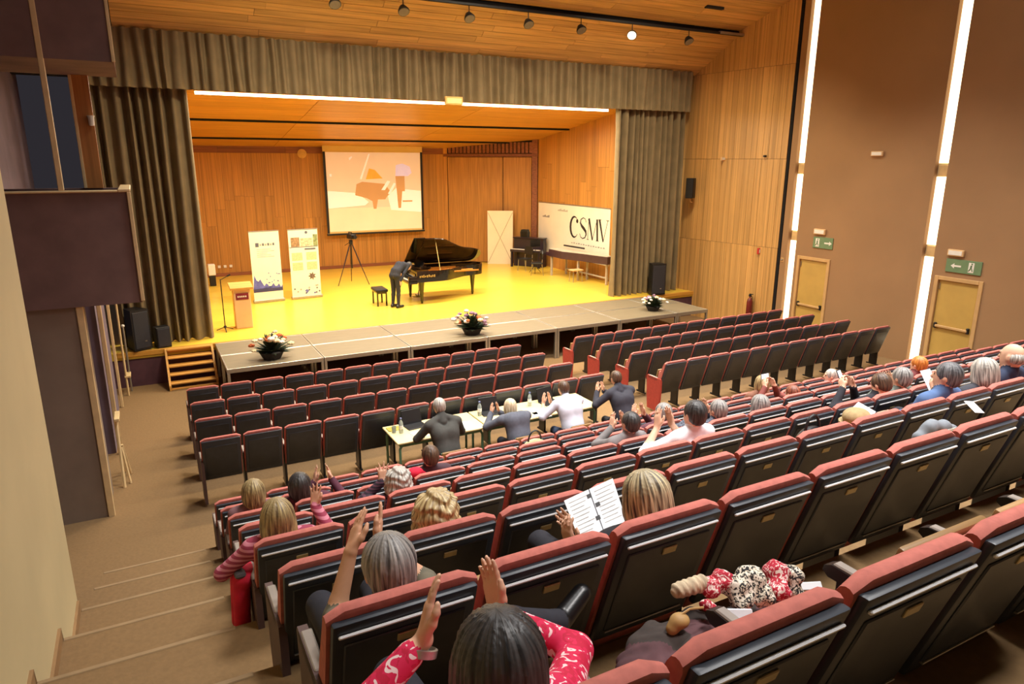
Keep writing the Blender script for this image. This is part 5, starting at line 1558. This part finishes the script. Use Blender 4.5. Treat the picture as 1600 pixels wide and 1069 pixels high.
# child in pink plaid
b = seatpos(5, 0)
hd = rel(px(433, 806, RY(5) + 0.27), b)
wl = rel(px(352, 850, RY(5) + 0.20), b)
wr_, tr = rel(px(492, 790, RY(5) + 0.62), b), rel(px(494, 748, RY(5) + 0.66), b)
sit(5, 0, 'child in pink plaid', 'child with long light brown hair in a pink plaid shirt raising a hand', h=0.009, hair_h=0.007, style='long', hair=H_LBROWN, top=PLAID, sc=0.93, hair_sc=1.08,
    pose=dict(hd=hd, nck=(hd[0], 0.27, hd[2] - 0.14), chs=(hd[0] * 0.7, 0.32, hd[2] - 0.27), yaw=0.15,
              L=dict(w=(-0.25, 0.52, 0.70), f=(0.1, 0.9, -0.4), n=(0, 0, -1), pole=(-1, -0.6, -0.3), curl=0.3), R=dict(w=wr_, f=Vector(tr) - Vector(wr_), n=(-0.6, -0.6, 0), pole=(1, 0, -1), curl=0.1, spread=0.2)))
t = thing('coat', 'bright red coat hanging over the child\'s armrest by the stairs', 'coat', (XL - 0.02, RY(5) + 0.38, RZ(5)))
m_rc = mat('coat_red', (204, 26, 58), 0.85, 0, 0.2, 10)
cS = Solid().ell((0, 0, 0.64), (0.06, 0.13, 0.06), 0, 0.04).cone((-0.03, -0.05, 0.62), (-0.05, -0.06, 0.3), 0.055, 0.05, 0, 0.05).cone((-0.03, 0.06, 0.62), (-0.055, 0.07, 0.26), 0.055, 0.05, 0, 0.05)
o = solid_obj('coat_cloth', cS, 0.012, [m_rc], t)
MB().rbox(-0.07, 0.0, -0.12, 0.12, 0.66, 0.70, 0.02, 0, None, 2).build('coat_collar', mat('coat_collar_grey', (90, 84, 86), 0.8), t)
# the rest of the rear block
def pick(u, v, i, k): 
    b = seatpos(i, k)
    q = rel(px(u, v, RY(i) + 0.285), b)
    return dict(hx=max(-0.2, min(0.2, q[0])), hz=q[2])
def crowd(u, v, i, k, who, label, **kw):
    a = pick(u, v, i, k)
    pose = kw.pop('pose', {})
    return sit(i, k, who, label, hx=a['hx'], hz=a['hz'], pose=pose, **kw)
crowd(672, 712, 3, 3, 'dark-haired man beside the red scarf', 'short dark-haired man in a plum top beside a red scarf', style='short', hair=H_BROWN, top=shirt('darkplum', (70, 48, 56)), h=0.012)
b = seatpos(4, 2)
wl, tl = rel(px(598, 752, RY(4) + 0.5), b), rel(px(596, 724, RY(4) + 0.53), b)
crowd(622, 750, 4, 2, 'silver curly-haired woman', 'woman with silver curly hair raising one open hand', style='curly', hair=H_GREY2, top=PLAID2, h=0.011, hair_sc=0.9,
      pose=dict(L=dict(w=wl, f=Vector(tl) - Vector(wl), n=(0.3, 1, 0), pole=(-1, 0, -1), curl=0.05, spread=0.35)))
crowd(396, 768, 3, 0, 'blond person beside the stairs', 'person with wavy blond-brown hair at the stairs end', style='bob', hair=H_LBROWN, top=shirt('dusty', (120, 84, 88)), h=0.012)
crowd(468, 757, 3, 1, 'dark-haired person clapping', 'person with a dark straight bob two rows before the plaid child', style='bob', hair=H_DARK, top=shirt('plum', (86, 40, 58)), h=0.012, pose=clap(0.1))
crowd(985, 660, 4, 6, 'dark-haired young man', 'young man with black hair and pale collar clapping', style='short', hair=H_DARK, top=shirt('grey', (120, 116, 116)), h=0.011, pose=clap(0.12))
crowd(1047, 642, 3, 8, 'brown-haired woman filming', 'woman with wavy grey-brown hair holding up both hands', style='bob', hair=H_GREY, top=shirt('navyred', (90, 50, 60)), h=0.011, pose=clap(0.0, 0.5, 0.95))
crowd(1085, 646, 5, 6, 'man in the white shirt', 'dark-haired man in a bright white shirt clapping', style='short', hair=H_DARK, top=shirt('white', (238, 240, 246), 0.03), h=0.010, sc=1.03, pose=clap(-0.17, 0.5, 0.95), sleeve=0.3)
crowd(1122, 640, 4, 8, 'dark-clothed person clapping', 'person in dark patterned clothes clapping beside the white-shirted man', style='short', hair=H_GREY, top=patmat('cloth_speckle', (44, 48, 60), (104, 112, 128), 60, 0.52), h=0.012, pose=clap(0.08, 0.5, 0.9))
crowd(1187, 632, 4, 9, 'person with long grey-brown hair', 'person with long grey-brown hair leaning to one side', style='long', hair=H_GREY, top=shirt('slate', (92, 92, 112)), h=0.012)
crowd(1190, 598, 2, 13, 'person with a tan bob', 'person with a tan bob in the second row behind the tables', style='bob', hair=H_LBROWN, top=shirt('brown', (120, 80, 60)), h=0.012)
crowd(1247, 612, 3, 12, 'auburn-haired person filming', 'auburn-haired person filming with a phone', style='short', hair=hairmat('hair_russet', (70, 36, 26), (158, 92, 66)), top=shirt('russet', (120, 60, 52)), h=0.012, pose=hold(0.5, 0.98, 0.09))
crowd(1298, 587, 2, 16, 'grey-haired man in blue', 'grey-haired man in a blue shirt turning his face sideways', style='short', hair=H_GREY2, top=shirt('blue', (72, 100, 146)), h=0.012, pose=dict(yaw=0.8))
crowd(1376, 600, 5, 10, 'person looking at a phone', 'person in black bent over a bright phone', style='short', hair=H_BROWN, top=shirt('black', (34, 34, 42)), h=0.011, pose=dict(pitch=-0.4, **hold(0.5, 0.93, 0.08)))
crowd(1408, 590, 5, 11, 'grey-haired person clapping', 'grey-haired person clapping with both hands under the chin', style='short', hair=H_GREY, top=shirt('greygreen', (96, 104, 96)), h=0.011, pose=clap(0.06, 0.5, 0.86))
crowd(1437, 569, 4, 14, 'man with orange hair', 'man with short bright orange hair in a maroon top', style='short', hair=H_AUB, top=shirt('maroon', (116, 58, 58)), h=0.012)
crowd(1480, 587, 6, 9, 'dark-grey-haired man in blue', 'man with dark grey hair in a mid-blue shirt', style='short', hair=hairmat('hair_iron', (48, 48, 52), (122, 122, 124)), top=shirt('midblue', (78, 106, 150)), h=0.010, sc=1.03, pose=dict(yaw=0.3, shw=0.2))
crowd(1537, 580, 6, 10, 'person with shoulder-length grey hair', 'person with shoulder-length grey hair reading a sheet', style='bob', hair=H_GREY2, top=shirt('darkgrey', (56, 58, 66)), h=0.010, pose=dict(pitch=-0.2, **hold(0.55, 0.8)))
crowd(1583, 556, 6, 11, 'balding man in navy', 'balding grey-haired man in a navy jumper', style='bald', hair=H_GREY2, top=shirt('navy', (40, 52, 78)), h=0.010, sc=1.05, pose=dict(shw=0.2))
t = thing('jacket', 'grey rolled jacket draped over the seats behind the grey-haired clapper', 'jacket', px(1462, 668, RY(7) + 0.50))
jS = Solid().chain([(-0.16, 0.02, -0.14), (-0.15, 0.0, -0.04), (-0.09, -0.02, 0.03), (0.03, -0.03, 0.01), (0.16, -0.02, -0.04)], [0.035, 0.04, 0.042, 0.04, 0.032], 0, 0.02)
solid_obj('jacket_cloth', jS, 0.009, [shirt('bluegrey', (132, 140, 148))], t, lambda X, Y, Z: 0.003 * np.sin(70 * X + 40 * Z))
MB().rbox(0.0, 0.09, -0.075, -0.07, -0.02, 0.01, 0.002).build('jacket_tag', m_white, t)

# ---------------------------------------------------------------- phones and sheets held up
def slab(name, c, w_, h_, th, rz, tilt, m, label, cat, front=None):
    t = thing(name, label, cat, c, rz)
    T = Matrix.Rotation(tilt, 4, 'X')
    MB().rbox(-w_ / 2, w_ / 2, -th / 2, th / 2, -h_ / 2, h_ / 2, min(th * 0.3, 0.004), 0, T).build('body', m, t)
    if front:
        MB().box(-w_ * 0.46, w_ * 0.46, -th / 2 - 0.001, -th / 2, -h_ * 0.44, h_ * 0.44, 0, T).build('face', front, t)
    return t
m_scr = mat('phone_screen', (226, 232, 240), 0.3, emit=0.5)
slab('phone', seatpos(3, 12) + Vector((0.0, 0.60, 1.10)), 0.15, 0.075, 0.009, 0, -0.2, m_blackp, 'phone with a bright screen held up by the auburn-haired person', 'phone', m_scr)
slab('phone', seatpos(5, 10) + Vector((0.0, 0.60, 1.02)), 0.075, 0.15, 0.009, 0.2, -0.5, m_blackp, 'bright phone held by the person in black', 'phone', m_scr)
slab('paper_sheet', seatpos(6, 10) + Vector((0.02, 0.68, 0.84)), 0.15, 0.21, 0.003, 0.0, -0.6, m_page, 'white sheet held by the person with shoulder-length grey hair', 'paper')
slab('paper_sheet', px(1350, 641, RY(6) + 0.45), 0.2, 0.15, 0.004, 0.4, -1.2, m_page, 'white sheet lying on a folded seat in the sixth row beside the tan hat', 'paper', None)
slab('paper_sheet', px(1522, 636, RY(7) + 0.55), 0.06, 0.16, 0.003, -0.6, -1.4, m_page, 'narrow folded white leaflet leaning on the seats beside the grey jacket', 'paper', None)
# bags left on seats
def bag(i, k, m, label, s=1.0, z=0.46, y=0.45, strap=True):
    b = seatpos(i, k)
    t = thing('bag', label, 'bag', b + Vector((0, y, z)))
    B_ = Solid().ell((0, 0, 0.11 * s), (0.17 * s, 0.09 * s, 0.12 * s), 0, 0.03).cone((-0.13 * s, 0, 0.05), (0.13 * s, 0, 0.05), 0.05, 0.05, 0, 0.04)
    solid_obj('bag_body', B_, 0.014, [m], t)
    if strap:
        MB().tube([(-0.09 * s + 0.09 * s * (1 - math.cos(a * PI / 8)), 0, 0.2 * s + 0.14 * s * math.sin(a * PI / 8)) for a in range(9)], 0.011, 6).build('strap', m_blackp, t, 60)
    return t
# ---------------------------------------------------------------- jury tables, chairs, jury
m_ttop = mat('table_top_birch', (226, 206, 150), 0.5, 0, 0.06, 4)
m_tleg = mat('table_leg_green', (96, 140, 112), 0.45, 0, 0.05, 10)
TZ0 = 0.04
def table(x0, x1, y0, y1, top, label):
    t = thing('table', label, 'table', ((x0 + x1) / 2, (y0 + y1) / 2, TZ0))
    W, D = (x1 - x0) / 2, (y1 - y0) / 2
    MB().rbox(-W, W, -D, D, top - 0.03, top, 0.008).build('table_top', m_ttop, t)
    MB().rbox(-W + 0.06, W - 0.06, -D + 0.05, -D + 0.08, top - 0.09, top - 0.03, 0.004).rbox(-W + 0.06, W - 0.06, D - 0.08, D - 0.05, top - 0.09, top - 0.03, 0.004).rbox(-W + 0.05, -W + 0.08, -D + 0.08, D - 0.08, top - 0.09, top - 0.03, 0.004).rbox(W - 0.08, W - 0.05, -D + 0.08, D - 0.08, top - 0.09, top - 0.03, 0.004).build('apron_frame', m_tleg, t)
    for sx in (-1, 1):
        for sy in (-1, 1):
            MB().tube([(sx * (W - 0.1), sy * (D - 0.06), top - 0.035), (sx * (W - 0.05), sy * (D - 0.06), top - 0.12), (sx * (W - 0.05), sy * (D - 0.06), 0)], 0.02, 8).build('leg', m_tleg, t)
    return t
TT = 0.80
table(2.89, 4.31, 8.93, 9.66, TT, 'birch-topped jury table with green legs, water bottle at its end')
table(4.33, 6.39, 8.93, 9.66, TT, 'longer birch-topped jury table with green legs, covered with papers')
def jchair(x, y, label):
    t = thing('chair', label, 'chair', (x, y, TZ0))
    MB().rbox(-0.2, 0.2, -0.2, 0.2, 0.42, 0.45, 0.012).build('seat', m_ply, t)
    MB().rbox(-0.19, 0.19, -0.235, -0.215, 0.62, 0.82, 0.012).build('backrest', m_ply, t)
    for sx in (-1, 1):
        MB().tube([(sx * 0.18, 0.18, 0), (sx * 0.18, 0.16, 0.42)], 0.013, 6).build('leg', m_tleg, t)
        MB().tube([(sx * 0.18, -0.23, 0), (sx * 0.18, -0.18, 0.43), (sx * 0.18, -0.21, 0.8)], 0.013, 6).build('leg', m_tleg, t)
JY = 8.52
def juror(X, hu, hv, label, who, pose, **kw):
    jchair(X, JY, 'wooden school chair with green legs under the ' + who)
    b = Vector((X, JY, TZ0))
    hd = rel(px(hu, hv, 8.86), b)
    po = dict(pel=(0, -0.02, 0.56), wst=(0, 0.02, 0.72), chs=(hd[0] * 0.5, 0.12, 0.95), nck=(hd[0] * 0.9, 0.24, hd[2] - 0.14), hd=hd, pitch=-0.15, girth=1.22, shw=0.215,
              knees=((-0.12, 0.38, 0.54), (0.12, 0.38, 0.54)), ankles=((-0.12, 0.34, 0.09), (0.12, 0.34, 0.09)))
    po.update(pose)
    return person(label, loc=b, pose=po, h=0.011, **kw)
up_h = lambda x, y, z: dict(L=dict(w=(x - 0.08, y, z), f=(0.15, 0.2, 1), n=(1, 0, 0), pole=(-1, -0.2, -1), curl=0.1), R=dict(w=(x + 0.05, y, z), f=(-0.15, 0.2, 1), n=(-1, 0, 0), pole=(1, -0.2, -1), curl=0.1))
rest = dict(L=dict(w=(-0.18, 0.52, 0.86), f=(0.4, 1, -0.05), n=(0, 0, -1), pole=(-1, -0.5, -0.5), curl=0.2), R=dict(w=(0.18, 0.52, 0.86), f=(-0.4, 1, -0.05), n=(0, 0, -1), pole=(1, -0.5, -0.5), curl=0.2))
juror(3.50, 686, 634, 'juror with short silver hair in a dark olive jacket', 'juror in the olive jacket', rest, style='short', hair=H_GREY2, top=shirt('olive_black', (62, 62, 58)), sc=1.03)
juror(4.66, 797, 634, 'juror with silver-blond bob in a slate jacket clapping', 'juror in the slate jacket', up_h(-0.16, 0.48, 0.98), style='bob', hair=hairmat('hair_silverblond', (170, 150, 110), (238, 226, 196)), top=shirt('slate_grey', (86, 90, 102)), sc=0.98, hair_sc=0.95)
juror(5.62, 880, 606, 'dark-haired juror in a pale blue shirt clapping', 'juror in the pale shirt', up_h(-0.24, 0.40, 1.02), style='short', hair=H_BROWN, top=shirt('paleblue', (196, 202, 216), 0.04), bottom=JEANS, sc=1.02, sleeve=0.5)
juror(6.62, 962, 590, 'brown-haired juror in a black jacket clapping', 'juror in the black jacket', up_h(-0.20, 0.42, 1.04), style='short', hair=H_BROWN, top=shirt('charcoal', (46, 46, 56)), sc=1.02)
ZT = TZ0 + TT
def bottle(x, y, label, m):
    t = thing('water_bottle', label, 'bottle', (x, y, ZT))
    MB().lathe([(0.0, 0.0), (0.03, 0.0), (0.033, 0.02), (0.033, 0.15), (0.03, 0.17), (0.014, 0.205), (0.013, 0.22)], 14).build('bottle_body', m, t, 40)
    MB().lathe([(0.0, 0.219), (0.016, 0.219), (0.016, 0.238), (0.0, 0.238)], 10).build('cap', mat('cap_blue', (96, 110, 160), 0.5), t)
    MB().lathe([(0.0335, 0.07), (0.0345, 0.075), (0.0345, 0.12), (0.0335, 0.125)], 14).build('bottle_label', mat('label_white', (224, 228, 232), 0.5), t)
m_pet = mat('bottle_plastic', (190, 204, 206), 0.15, 0, 0.05, 5, alpha=0.6)
bottle(3.07, 9.30, 'clear water bottle at the free end of the birch table', m_pet)
bottle(4.42, 9.42, 'clear water bottle between the two birch tables', m_pet)
bottle(5.35, 9.45, 'clear water bottle among the papers on the longer table', m_pet)
t = thing('drinking_glass', 'small glass beside the water bottle on the birch table', 'glass', (2.98, 9.36, ZT))
MB().lathe([(0.0, 0.0), (0.028, 0.0), (0.034, 0.1), (0.031, 0.1), (0.026, 0.006), (0.0, 0.006)], 14).build('tumbler', m_pet, t, 40)
t = tag(MB().rbox(-0.1, 0.1, -0.08, 0.08, 0, 0.012, 0.003).build('folder', mat('folder_olive', (168, 154, 62), 0.7), None, None, (3.02, 9.5, ZT)), 'olive yellow folder at the corner of the birch table', 'folder')
def sheet(x, y, rz, m, label, w_=0.21, d_=0.29, th=0.004):
    return tag(MB().rbox(-w_ / 2, w_ / 2, -d_ / 2, d_ / 2, 0, th, 0.0012).build('paper_sheet', m, None, None, (x, y, ZT), (0, 0, rz)), label, 'paper', 'papers on the jury tables')
m_pap2 = mat('paper_cream', (232, 216, 172), 0.7, 0, 0.06, 20)
for k, (x, y, r) in enumerate(((3.30, 9.12, 0.2), (4.02, 9.15, -0.2), (4.5, 9.1, 0.1), (4.98, 9.12, 0.4), (5.22, 9.2, -0.3), (5.32, 9.0, 0.1), (5.98, 9.15, 0.2), (6.2, 9.3, -0.2))):
    sheet(x, y, r, m_page if k % 2 else m_pap2, 'loose sheet of notes lying on the jury tables')
def laptop(x, y, rz, label):
    t = thing('laptop', label, 'laptop', (x, y, ZT), rz)
    MB().rbox(-0.16, 0.16, -0.11, 0.11, 0, 0.018, 0.005).build('laptop_base', m_blackp, t)
    T = Matrix.Translation((0, 0.11, 0.015)) @ Matrix.Rotation(math.radians(-15), 4, 'X')
    MB().rbox(-0.16, 0.16, -0.006, 0.006, 0, 0.22, 0.004, 0, T).build('laptop_screen', m_blackp, t)
laptop(3.35, 9.45, 0.1, 'open black laptop on the birch table beside the bottle')
laptop(4.62, 9.42, -0.1, 'open black laptop in front of the clapping juror in slate')
laptop(5.72, 9.42, 0.15, 'open black laptop near the juror in the pale shirt')
t = thing('score_books', 'stack of dark score books on the birch table', 'books', (3.78, 9.45, ZT), 0.3)
for k in range(3):
    MB().rbox(-0.1 + 0.01 * k, 0.1 + 0.01 * k, -0.13, 0.13, 0.021 * k, 0.021 * k + 0.02, 0.003).build('book', [m_bnavy, m_blackp, m_bdark][k], t)
t = thing('thermos', 'white thermos cup on the longer jury table', 'cup', (6.05, 9.45, ZT))
MB().lathe([(0.0, 0.0), (0.035, 0.0), (0.04, 0.14), (0.03, 0.15), (0.0, 0.15)], 14).build('cup_body', m_white, t, 40)
MB().lathe([(0.0, 0.15), (0.028, 0.15), (0.026, 0.18), (0.0, 0.18)], 12).build('cup_lid', m_blackp, t, 40)

# ---------------------------------------------------------------- the bowing pianist
b = Vector((6.30, 19.0, ST))
person('pianist in a dark suit bowing deeply beside the keyboard', loc=b, rz=math.radians(-62), h=0.011, style='short', hair=H_DARK, top=shirt('suit', (36, 38, 50)), bottom=DARKT, sc=1.0,
       pose=dict(pel=(0, -0.05, 0.93), wst=(0, 0.02, 1.06), chs=(0, 0.24, 1.2), nck=(0, 0.44, 1.2), hd=(0, 0.57, 1.14), pitch=-1.05, side=(1, 0, 0),
                 knees=((-0.09, -0.02, 0.5), (0.1, -0.02, 0.5)), ankles=((-0.1, -0.06, 0.085), (0.12, -0.06, 0.085)), feet=((-0.02, 0.16, -0.045), (0.02, 0.16, -0.045)),
                 L=dict(w=(-0.22, 0.42, 0.92), f=(0.1, 0.2, -1), n=(0.6, -0.5, 0), pole=(-0.5, -1, 0.2), curl=0.3), R=dict(w=(0.17, 0.0, 0.78), f=(0, 0.2, -1), n=(-1, 0, 0), pole=(0.6, -1, 0.2), curl=0.3)))
# ---------------------------------------------------------------- belongings left on seats
bag(2, 6, mat('bag_beige', (196, 184, 140), 0.8, 0, 0.12, 14), 'beige cloth bag propped on a seat behind the slate-jacketed juror', 1.0, 0.80, 0.12, True)
bag(6, 6, mat('bag_black', (30, 30, 34), 0.5), 'black handbag with a looped strap hung on a seat in the sixth row', 0.75, 0.82, 0.14, True)
bag(3, 14, mat('bag_white', (214, 218, 206), 0.8, 0, 0.2, 14), 'white and green carrier bag on a seat in the third row', 0.8, 0.7, 0.2, False)
bag(5, 8, mat('bag_red', (186, 36, 50), 0.7), 'small red bag on a seat in the fifth row', 0.6, 0.72, 0.2, False)
t = thing('hat', 'tan woollen hat lying on a seat near the white sheet', 'hat', px(1338, 655, RY(6) + 0.30))
solid_obj('hat_crown', Solid().ell((0, 0, 0.02), (0.11, 0.1, 0.07), 0, 0.02), 0.01, [mat('hat_tan', (170, 146, 104), 0.9, 0, 0.15, 30)], t)
MB().lathe([(0.0, -0.035), (0.125, -0.035), (0.125, -0.02), (0.0, -0.02)], 18).build('hat_brim', mat('hat_tan', (170, 146, 104), 0.9), t, 40)
# scarf, shirt-clad bundle and papers on the nearest seats
SCARF = patmat('scarf_leaf_print', (40, 40, 42), (206, 196, 170), 70, 0.47, (228, 222, 206))
REDP = patmat('scarf_red_print', (176, 22, 48), (220, 150, 152), 60, 0.52, (238, 226, 214))
OCC[(8, 2)] = 'pile of scarves and coats'
OCC[(8, 1)] = 'hem of the dark coat'
rnd = random.Random(9)
c0 = px(1172, 918, 1.50)
t = thing('scarf', 'crumpled scarf with black, white and red leaf print piled on the nearest seat', 'scarf', c0)
sS = Solid()
for (u, v, Y, a, mi) in ((1108, 918, 1.53, 0.042, 1), (1128, 905, 1.53, 0.04, 1), (1150, 918, 1.5, 0.05, 0), (1172, 905, 1.5, 0.055, 0), (1188, 930, 1.46, 0.05, 0), (1160, 942, 1.46, 0.04, 0), (1212, 893, 1.52, 0.048, 1), (1236, 900, 1.5, 0.045, 0), (1240, 924, 1.48, 0.042, 0), (1216, 922, 1.47, 0.045, 1), (1106, 948, 1.47, 0.028, 1)):
    sS.ell(tuple(px(u, v, Y) - c0), (a, a * 0.9, a * 0.75), mi, 0.02, rotm(rnd.uniform(0, 3), rnd.uniform(-0.5, 0.5)))
solid_obj('scarf_cloth', sS, 0.0075, [SCARF, REDP], t, lambda X, Y, Z: 0.006 * np.sin(75 * X + 3 * np.sin(50 * Y)) * np.sin(60 * Z + 45 * Y))
t = thing('sleeve_roll', 'rolled cream ribbed jumper lying beside the printed scarf', 'jumper', px(1078, 916, 1.55))
solid_obj('jumper_cloth', Solid().cone((-0.05, 0, 0), (0.045, -0.005, 0.0), 0.027, 0.03, 0, 0.02), 0.005, [mat('jumper_cream', (198, 180, 150), 0.9, 0, 0.35, 40, stretch=(3, 0.4, 0.4))], t, lambda X, Y, Z: 0.0018 * np.sin(260 * X + 130 * Z))
c0 = px(1120, 985, 1.48)
t = thing('coat', 'dark brown coat spread over the nearest seats beneath the scarf', 'coat', c0)
cS = Solid()
for k in range(16):
    u, v = rnd.uniform(1000, 1215), rnd.uniform(955, 1015)
    q = px(u, v, rnd.uniform(1.42, 1.52)) - c0
    q.z = max(-0.03, min(0.03, q.z))
    cS.ell(tuple(q), (rnd.uniform(0.07, 0.11), rnd.uniform(0.05, 0.08), rnd.uniform(0.035, 0.05)), k % 3 == 0, 0.03, rotm(rnd.uniform(0, 3), rnd.uniform(-0.3, 0.3)))
solid_obj('coat_cloth', cS, 0.008, [mat('coat_dark_brown', (62, 54, 50), 0.9, 0, 0.3, 12), mat('coat_lining_plum', (92, 62, 66), 0.9, 0, 0.3, 12)], t, lambda X, Y, Z: 0.007 * np.sin(48 * X + 3 * np.sin(36 * Y)) * np.sin(40 * Y + 20 * X))
m_gold2 = mat('tan_leather', (178, 140, 84), 0.6, 0, 0.15, 20)
t = thing('handbag', 'tan leather handbag with a thin strap poking out of the dark coat', 'bag', px(1062, 970, 1.46))
solid_obj('bag_body', Solid().ell((0, 0, 0), (0.034, 0.03, 0.024), 0, 0.02).ell((-0.03, 0, -0.022), (0.02, 0.02, 0.018), 0, 0.02), 0.005, [m_gold2], t)
MB().tube([(0.0, 0, 0.02), (0.04, 0, 0.03), (0.09, -0.01, 0.025)], 0.004, 6).build('strap', m_gold2, t)
slab('programme', px(1150, 960, 1.42), 0.11, 0.035, 0.012, -0.5, -0.7, m_page, 'folded white programme lying on the dark coat', 'programme')
slab('programme', px(1266, 916, 1.50), 0.09, 0.03, 0.008, -0.4, -0.8, m_page, 'white programme edge showing beyond the printed scarf', 'programme')
t = thing('scarf', 'small bright red scarf on the seat beside the dark-haired man', 'scarf', px(648, 738, RY(3) + 0.2))
solid_obj('scarf_cloth', Solid().ell((0, 0, 0), (0.08, 0.06, 0.05), 0, 0.02).cone((0.03, 0, -0.01), (0.1, 0.02, -0.05), 0.04, 0.03, 0, 0.03), 0.01, [m_rc], t)
rear_seats()
